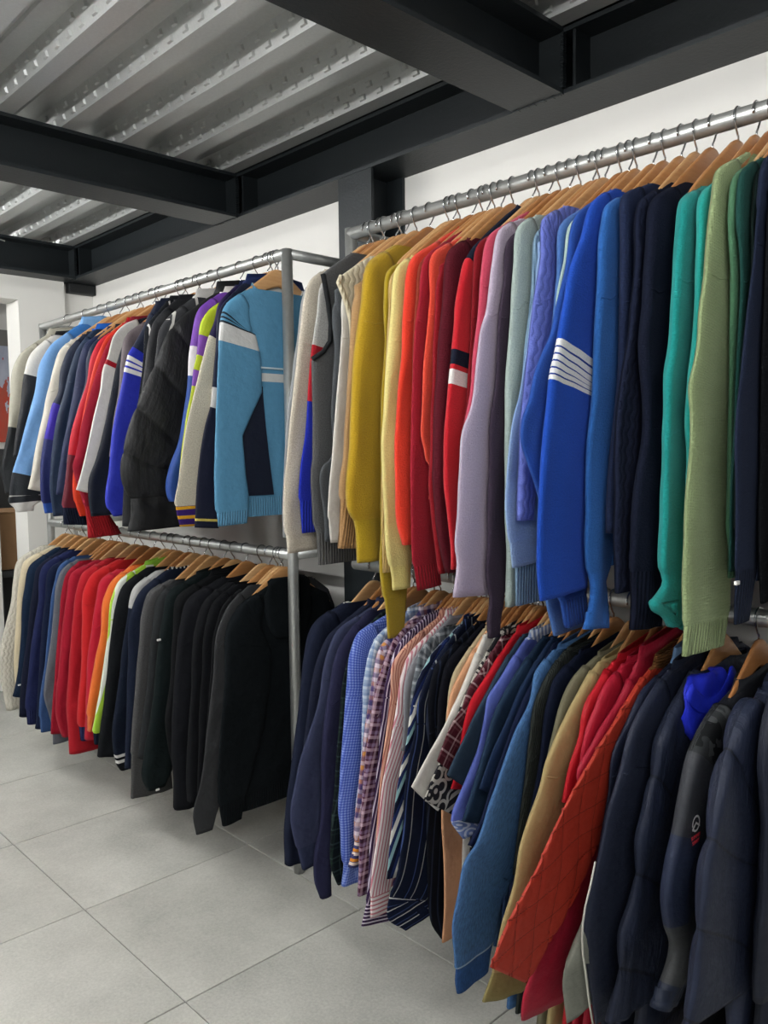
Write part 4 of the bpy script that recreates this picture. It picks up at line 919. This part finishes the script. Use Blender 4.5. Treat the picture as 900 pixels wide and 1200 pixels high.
def build_garment(gi, d, Xg, T, Xprev, Xnext, hmax_l=None, hmax_r=None):
    rk = RACKS[d['rack']]; zr = rk['z']; pts, marks = parse_edge(d['edge'])
    lean = lean_of(d['rack'], Xg)
    Zs0 = zr - 0.15
    E3 = [on_lean(x, y, Xg, Zs0, lean) for (x, y, _) in pts]
    Xf = lambda z: Xg - lean * (Zs0 - z) if z < Zs0 else Xg
    def plane(X):
        l_ = lean_of(d['rack'], X); return lambda z: X - l_ * (Zs0 - z) if z < Zs0 else X
    pl, pr = plane(Xprev), plane(Xnext)
    def press(x, z):
        """cloth is pressed flat by its neighbours: it stays on its own side of the half-way plane to each"""
        x0 = Xf(z); dd = x - x0
        lim = ((pr(z) - x0) / 2 if hmax_r is None else hmax_r) if dd >= 0 else ((x0 - pl(z)) / 2 if hmax_l is None else hmax_l)
        lim = max(0.003, lim - 0.0005); q = abs(dd) / lim
        return x0 + math.copysign(lim * q / (1 + q ** 4) ** 0.25, dd)
    Ys = max(1.24, min(1.36, E3[0].y)); Zs = max(zr - 0.20, min(zr - 0.115, E3[0].z))
    if d['neck']:
        q = on_lean(*cpx(d['neck']), Xg, Zs0, lean); Yn, Zn = q.y, q.z
    else: Yn, Zn = 1.42, Zs + 0.07
    Yn = max(Ys + 0.05, min(RAIL_Y - 0.04, Yn)); Zn = max(Zs + 0.03, min(zr - (0.086 if zr == ZL else 0.067 if d['rack'] == 'UR' else 0.058), Zn))
    hem = d.get('hem', 0.24 if d['rack'] == 'LR' and d['cat'] == 'jacket' else rk['hem'])
    off = Vector((Xg, RAIL_Y, hem)); seed = gi * 1.37 + 0.5
    grp = d.get('grp')
    root = empty(d['name'], d['label'], d['cat'], grp, off)
    bm = d.get('bodymat', d['mat'])
    zones = []
    soft = d.get('soft', 1.0)
    if d.get('retro'):
        zz = lambda s: on_lean(*cpx(s), Xg, Zs0, lean)
        za, zb, zc = zz('M545,540').z, zz('M545,512').z, zz('M530,485').z
        zones.append(('chest_stripe', 'nylon:#d6d6d4', lambda y, z, f: za < z < zb + 0.004))
        zones.append(('chest_line', 'nylon:#c8d4da', lambda y, z, f: zc - 0.001 < z < zc + 0.024 and False))
        p0, p1 = zz('M560,560'), zz('M605,1010')
        side = [(p0.z + (hem + 0.062 - p0.z) * k / 40, 1.325, p0.y + (p1.y - p0.y) * (k / 40) ** 1.3) for k in range(41)]
    if d.get('vest'):
        edge = [(E3[0].y, Zs)] + [(p.y, p.z) for p in E3[1:]]
        edge = [e for k, e in enumerate(edge) if k == 0 or e[1] < edge[k - 1][1]]
        hm = [m for (_, p, m) in marks if p == 'cuff']
        body(root, off, Yn, Zn, Ys, Zs, hem, 0.2, bm, T, Xf, seed, (), hm[0] if hm else None, 0.09, edge)
        # armhole binding
        k = min(len(E3), 6); path = [(Xf(p.z) + T * 0.15 - off.x, p.y - off.y, p.z - off.z) for p in E3[:k]]
        m = MB().tube(path, 0.006, 8); c_ = 'knit:#26282a' if 'charcoal' in d['label'] else 'rib:#d0c6aa'
        new_mesh('armhole_binding', m.v, m.f, fabric(c_), root, True, [(q[1], q[2]) for q in m.v])
    else:
        hb = None
        if d['cat'] in ('sweater', 'sweatshirt', 'hoodie') or d.get('retro'): hb = 'rib:' + (bm.split('#')[1][:6] if '#' in bm else '888888')
        body(root, off, Yn, Zn, Ys, Zs, hem, 0.205, bm, T, Xf, seed, zones, hb, 0.06, None, d.get('quilt') if d.get('quilt', ('',))[0] == 'puff' else None, 150 if d.get('retro') else 30, 0.008 if d.get('retro') else (0.012 if d.get('quilt') else 0.026), patch=('side_panel', 'nylon:#141b2e', side) if d.get('retro') else None)
        w0 = d.get('w', 0.165 if not d.get('short') else 0.15); w1 = 0.085
        P = [(p.y, p.z) for p in E3]
        # start part of the way up the shoulder slope
        st = (Ys + (Yn - Ys) * 0.55, Zs + (Zn - Zs) * 0.55 + 0.004)
        n = len(P); L = [0.0]
        for a, b in zip(P, P[1:]): L.append(L[-1] + math.hypot(b[0] - a[0], b[1] - a[1]))
        Lt = max(L[-1], 0.05)
        known = [(0.0, w0 * 0.8)] + [(L[k], pts[k][2]) for k in range(n) if pts[k][2]]
        if not pts[-1][2]: known.append((Lt, w1 + 0.02))
        if len(known) == 2: known.insert(1, (min(0.12, Lt * 0.4), w0))
        elif known[1][0] > 0.2: known.insert(1, (0.11, max(w0, known[1][1])))
        def wat(s):
            for (a, wa), (b, wb) in zip(known, known[1:]):
                if a <= s <= b: return wa + (wb - wa) * (s - a) / max(1e-6, b - a)
            return known[-1][1]
        edge = [(st[0], st[1], 0.05)] + [(P[k][0], P[k][1], max(0.022, wat(L[k]))) for k in range(n)]
        mk = [(i + 1, p, m) for (i, p, m) in marks]
        q = d.get('quilt'); ring, step = 20, 0.015
        if any(True for _ in mk): step = 0.010
        if q and q[0] == 'diamond': ring, step = 96, 0.0055
        elif q: ring, step = 44, 0.006
        TW = 0.0
        so = d.get('so', 0.12); Xs = lambda z: Xf(z) + T * so * max(0.0, min(1.0, (Zs - z) / 0.15))
        sleeve(root, off, edge, mk, d['mat'], T, Xs, w0, w1, seed, q, ring, step, 1, soft, (0.17 + 0.05 * ((gi * 7) % 5) / 4) if not d.get('short') and not q and all(p == 'cuff' for (_, p, _m) in mk) else 0, d.get('twist', TW))
        # the sleeve on the wall side
        yw = 2 * RAIL_Y - Ys; ln = 0.22 if d.get('short') else min(0.56, Zs - hem - 0.02)
        e2 = [(yw - 0.05, Zs + 0.02, 0.05), (yw, Zs, 0.12), (yw + 0.03, Zs - 0.12, 0.14), (yw + 0.035, Zs - ln * 0.7, 0.12), (yw + 0.02, Zs - ln, 0.09)]
        sleeve(root, off, e2, [], bm, T * 0.9, Xf, w0, w1, seed + 5, None, 10, 0.05, -1)
    ch = d.get('collar', 0.016) * (0.75 if zr == ZL else 0.9)
    cm = d.get('col')
    if cm is None:
        b0 = bm if marks and d['cat'] != 'sweater' else d['mat']
        cm = b0
        if d['cat'] in ('sweater', 'sweatshirt') and b0.split(':')[0] in ('knit', 'fleece', 'marl'): cm = 'rib:#' + b0.split('#')[1][:6]
        if 'stripe:' in cm and 'shirt' in d['name']: cm = cm.replace('stripe', 'hoop')
    collar(root, off, Yn, Zn, ch, max(T, 0.03), Xf, cm, inward=0.1 if ch > 0.03 else 0.05, lining=d.get('lin'))
    surfX = lambda p, extra=0.0: Xf(p.z) + T * 0.62 + 0.006 + extra
    if d.get('retro'):
        z0 = zc; m = MB()
        pa = [(Xf(z0) + T * 0.5 + 0.0075 - off.x, y - off.y, z0 + 0.001 - off.z) for y in [1.36 + 0.012 * k for k in range(14)]]
        m.tube(pa, 0.0032, 6); new_mesh('piping', m.v, m.f, fabric('nylon:#c8d8e0'), root, True, [(q[1], q[2]) for q in m.v])
    if d.get('hoodie'):
        a = on_lean(*cpx('P610,165'), Xg, Zs0, lean); b = on_lean(*cpx('P690,390'), Xg, Zs0, lean)
        hood(root, off, RAIL_Y + 0.005, (a.z + b.z) / 2 + 0.01, 0.105, (a.z - b.z) / 2, Xf(a.z) + T * 0.38, 0.05, d['mat'], None, seed)
    if d.get('blue_hood'):
        a = on_lean(*cpx('G555,430'), Xg, Zs0, lean); b = on_lean(*cpx('G555,710'), Xg, Zs0, lean); l_ = on_lean(*cpx('G460,570'), Xg, Zs0, lean); r_ = on_lean(*cpx('G655,570'), Xg, Zs0, lean)
        cy = (l_.y + r_.y) / 2; x = Xf(a.z) + T * 0.3
        hood(root, off, cy, (a.z + b.z) / 2, (r_.y - l_.y) / 2 + 0.012, (a.z - b.z) / 2, x, 0.045, 'puff:#1a28b8', 'puff:#2030c8', seed)
    if d.get('panel'):
        ed = [on_lean(*cpx('L' + s), Xg - 0.012, Zs0, lean) for s in ('870,520', '800,700', '740,840', '700,960', '705,1080', '720,1190')]
        sleeve(root, off, [(p.y, p.z, 0.07 + 0.02 * k) for k, p in enumerate(ed)], [], 'nylon:#84867c', T * 0.6, lambda z: Xf(z) - 0.004, .1, .1, seed + 3, None, 14, 0.012, 1)
        pp = [on_lean(*cpx('H' + s), Xg + T * 0.45, Zs0, lean) for s in ('92,440', '70,550', '45,650', '33,730', '30,800', '34,880', '45,950', '60,1080', '80,1200')]
        m = MB().tube([(Xf(p.z) + T * 0.45 - off.x, p.y - off.y, p.z - off.z) for p in pp], 0.0020, 8)
        new_mesh('piping', m.v, m.f, fabric('nylon:#dcdad0'), root, True, [(q[1], q[2]) for q in m.v])
    for o in root.children_recursive:
        if o.type != 'MESH': continue
        for v in o.data.vertices: v.co.x = press(v.co.x + off.x, v.co.z + off.z) - off.x
    for key in ('tab', 'tab2'):                              # small sewn tab on the face of the pressed cloth
        if not d.get(key): continue
        p = on_lean(*cpx(d[key]), Xg, Zs0, lean); dx = press(Xf(p.z) + T * 0.62, p.z) - Xf(p.z)
        p = on_lean(*cpx(d[key]), Xg + dx, Zs0, lean); x = Xf(p.z) + dx - off.x
        bevel(MB().box(x - 0.004, x + 0.0004, p.y - 0.006 - off.y, p.y + 0.006 - off.y, p.z - 0.003 - off.z, p.z + 0.003 - off.z).build('label_tab', surf('tab_white', 'dcdad6', 0.4), root), 0.0006)
    if d.get('logo'): emblem(root, off, Xg, Zs0, lean, T, Xf, press)
    return root, lean

def emblem(root, off, Xg, Zs0, lean, T, Xf, press):
    """white ring with a peak, two red lines of lettering under it, printed on the sleeve"""
    WH = surf('print_white', 'f0efec', 0.6); RD = surf('print_red', 'b01c2c', 0.6)
    c = on_lean(*cpx('G563,1140'), Xg, Zs0, lean); dx = press(Xf(c.z) + T * 0.62, c.z) - Xf(c.z) + 0.0004; c = on_lean(*cpx('G563,1140'), Xg + dx, Zs0, lean); r = 0.0135; x0 = Xf(c.z) + dx
    def pt(a, b, e=0.0): return (x0 + e - off.x, c.y + a - off.y, c.z + b - off.z)
    m = MB(); n = 28; a0, a1 = math.radians(-150), math.radians(195)
    for k in range(n + 1):
        a = a0 + (a1 - a0) * k / n
        for rr in (r, r * 0.74): m.v.append(pt(rr * math.cos(a), rr * math.sin(a)))
    for k in range(n): m.f.append((2 * k, 2 * k + 1, 2 * k + 3, 2 * k + 2))
    for poly in ([(-0.0145, -0.006), (-0.001, 0.0035), (0.0125, -0.005), (0.0125, -0.0085), (-0.001, -0.0005), (-0.012, -0.0098)],):
        i = len(m.v); m.v += [pt(a, b, 0.0004) for a, b in poly]; m.f.append(tuple(range(i, i + len(poly))))
    m.build('emblem', WH, root)
    for k, s in enumerate(('SUMMIT', 'SERIES')):
        cu = bpy.data.curves.new('lettering', 'FONT'); cu.body = s; cu.size = 0.0088; cu.align_x = 'CENTER'; cu.extrude = 0.0002
        o = bpy.data.objects.new('lettering', cu); COL.objects.link(o)
        dg = bpy.context.evaluated_depsgraph_get(); me = bpy.data.meshes.new_from_object(o.evaluated_get(dg)); bpy.data.objects.remove(o)
        me.materials.clear(); me.materials.append(RD)
        t = bpy.data.objects.new('lettering', me); COL.objects.link(t); t.parent = root
        t.matrix_local = Matrix(((0, 0, 1, x0 - off.x), (1, 0, 0, c.y - off.y), (0, 1, 0, c.z - 0.024 - 0.009 * k - off.z), (0, 0, 0, 1)))

gi = 0
DEBUG = []
for rack in ('UR', 'LR', 'UL', 'LL'):
    rows = [d for d in TABLE if d['rack'] == rack]; zr = RACKS[rack]['z']
    xs = []
    for d in rows:
        p = parse_edge(d['edge'])[0][0]; q = on_y(p[0], p[1], 1.30); xs.append(q.x)
        DEBUG.append((rack, d['label'][:34], round(q.x, 3), round(q.z - zr, 3)))
    lo = {'UR': XR0 + 0.035, 'LR': XR0 + 0.035, 'UL': XL0 + 0.03, 'LL': XL0 + 0.03}[rack]
    hi = {'UR': 0.3, 'LR': 0.3, 'UL': XL1 - 0.045, 'LL': XL1 - 0.05}[rack]
    raw = list(xs); mg = 0.0140
    for _ in range(60):                              # keep the order and a cloth's thickness between neighbours
        for i in range(len(xs) - 1):
            if xs[i + 1] - xs[i] < mg:
                m_ = (xs[i] + xs[i + 1]) / 2; xs[i] = m_ - mg / 2; xs[i + 1] = m_ + mg / 2
        xs = [max(lo, min(hi, x)) for x in xs]
    for i, d in enumerate(rows):
        a = xs[i - 1] if i else xs[i] - 0.05; b = xs[i + 1] if i + 1 < len(xs) else xs[i] + 0.06
        tmin, tmax = RACKS[rack]['T']
        T = max(tmin, min(tmax, (b - a) / 2 * 0.98)) * d.get('t', 1.0)
        hl = hr = None
        if i == 0: hl = min(0.03, xs[0] - {'UR': XR0, 'LR': XR0}.get(rack, XL0) - PR - 0.002)
        if i + 1 == len(xs): hr = 0.03 if rack in ('UR', 'LR') else min(0.03, XL1 - PR - 0.002 - xs[i])
        root, lean = build_garment(gi, d, xs[i], T, a, b, hl, hr)
        room = min(xs[i] - a, b - xs[i])
        short = d['label'].split(',')[0]
        words = short.split()
        hanger(xs[i], zr, R_.uniform(-1, 1) * min(0.04, max(0.0, room / 2 - 0.0055) / 0.20), 'wooden hanger holding the ' + ' '.join(words[:12]), HANG_GROUP[rack], gi, 0)
        gi += 1
if bpy.app.background is None: print(DEBUG)

# ------------------------------------------------------------------ beyond the opening
def poster_mat():
    n = NT('crowd_print'); tc = n.n('ShaderNodeTexCoord').outputs['Object']
    sp = n.n('ShaderNodeSeparateXYZ'); n.l(tc, sp.inputs[0])
    mp = n.n('ShaderNodeMapping'); mp.inputs['Scale'].default_value = (1, 9, 4); n.l(tc, mp.inputs[0])
    a = n.noise(mp.outputs[0], 2.2, 3); vo = n.n('ShaderNodeTexVoronoi'); vo.inputs['Scale'].default_value = 3.2; n.l(mp.outputs[0], vo.inputs[0])
    up = n.math('MULTIPLY', n.math('ADD', sp.outputs[2], 0.3), 1.2)
    f = n.math('GREATER_THAN', n.math('ADD', a, n.math('MULTIPLY', up, -0.5)), 0.33)
    c1 = n.mix(vo.outputs[0], lin('c0402c'), lin('a85040')); c2 = n.mix(a, lin('c8ccd8'), lin('8890a8'))
    top = n.math('GREATER_THAN', sp.outputs[2], 0.30)
    n.l(n.mix(top, n.mix(f, c2, c1), lin('74726e')), n.b.inputs['Base Color']); n.b.inputs['Roughness'].default_value = 0.6
    return n.m
XP = -6.49
c0 = on_x(0, 400, XP); c1 = on_x(30, 505, XP)
pw = empty('wall_print', 'large wall print of a red clad crowd beyond the opening', 'poster', None, (XP, (c0.y + c1.y) / 2 - 0.45, (c0.z + c1.z) / 2))
MB().box(-0.008, 0.012, -0.75, 0.75, -0.42, 0.42).build('printed_panel', poster_mat(), pw)
DK = surf('dark_cabinet', '3a3c3e', 0.6, 0, 8, 0.15)
def ground_thing(name, label, cat, X, pl, pr, ptop, pbot=None):
    return on_x(pl[0], pl[1], X), on_x(pr[0], pr[1], X)
cb_ = empty('storage_cabinet', 'dark grey cabinet standing in the annex beyond the opening', 'cabinet', None, (-5.6, 2.2, FZ))
bevel(MB().box(-0.25, 0.22, -0.42, 0.42, 0.72, 1.35).build('body', DK, cb_), 0.005)
for s in (-1, 1):
    dd = bevel(MB().box(0.222, 0.238, s * 0.21 - 0.2, s * 0.21 + 0.2, 0.74, 1.33).build('door', DK, cb_), 0.003)
    MB().box(0.239, 0.25, s * 0.04 - 0.006, s * 0.04 + 0.006, 0.98, 1.1).build('handle', STEEL, dd)
MB().box(-0.25, 0.22, -0.42, 0.42, 0.0, 0.718).build('base_unit', surf('dark_base', '26282a', 0.7), cb_)
bx_ = empty('cardboard_box', 'brown cardboard box beside the end of the sweatshirt rail', 'box', None, (-5.02, 1.87, FZ))
CB = surf('cardboard', '8a6a4a', 0.85, 0, 12, 0.12)
bevel(MB().box(-0.2, 0.2, -0.26, 0.26, 0.66, 0.98).build('carton', CB, bx_), 0.004)
MB().box(-0.2, 0.2, -0.258, -0.01, 0.982, 0.988).build('flap', CB, bx_); MB().box(-0.2, 0.2, 0.01, 0.258, 0.982, 0.988).build('flap', CB, bx_)
MB().box(-0.2, 0.2, -0.02, 0.02, 0.989, 0.990).build('tape', surf('tape', 'a08058', 0.4), bx_)
tb = empty('stock_trolley', 'dark low trolley under the cardboard box', 'trolley', None, (-5.02, 1.87, FZ))
bevel(MB().box(-0.22, 0.22, -0.28, 0.28, 0.62, 0.655).build('deck_board', DK, tb), 0.004)
for sx in (-1, 1):
    for sy in (-1, 1): MB().tube([(sx * 0.19, sy * 0.25, 0.001), (sx * 0.19, sy * 0.25, 0.62)], 0.015, 10).build('leg', DK, tb, True)
WF = surf('white_frame', 'e4e2de', 0.5)
mr = empty('standing_mirror', 'tall white framed mirror standing beyond the opening', 'mirror', None, (-4.72, 1.30, FZ))
for y in (-0.27, 0.25): bevel(MB().box(-0.02, 0.02, y, y + 0.035, 0.002, 1.35).build('frame_side', WF, mr), 0.003)
for z in (0.03, 1.35): bevel(MB().box(-0.02, 0.02, -0.27, 0.285, z, z + 0.035).build('frame_rail', WF, mr), 0.003)
MB().box(-0.006, 0.006, -0.235, 0.25, 0.065, 1.35).build('glass', surf('mirror_glass', 'c8ccce', 0.05, 1.0), mr)
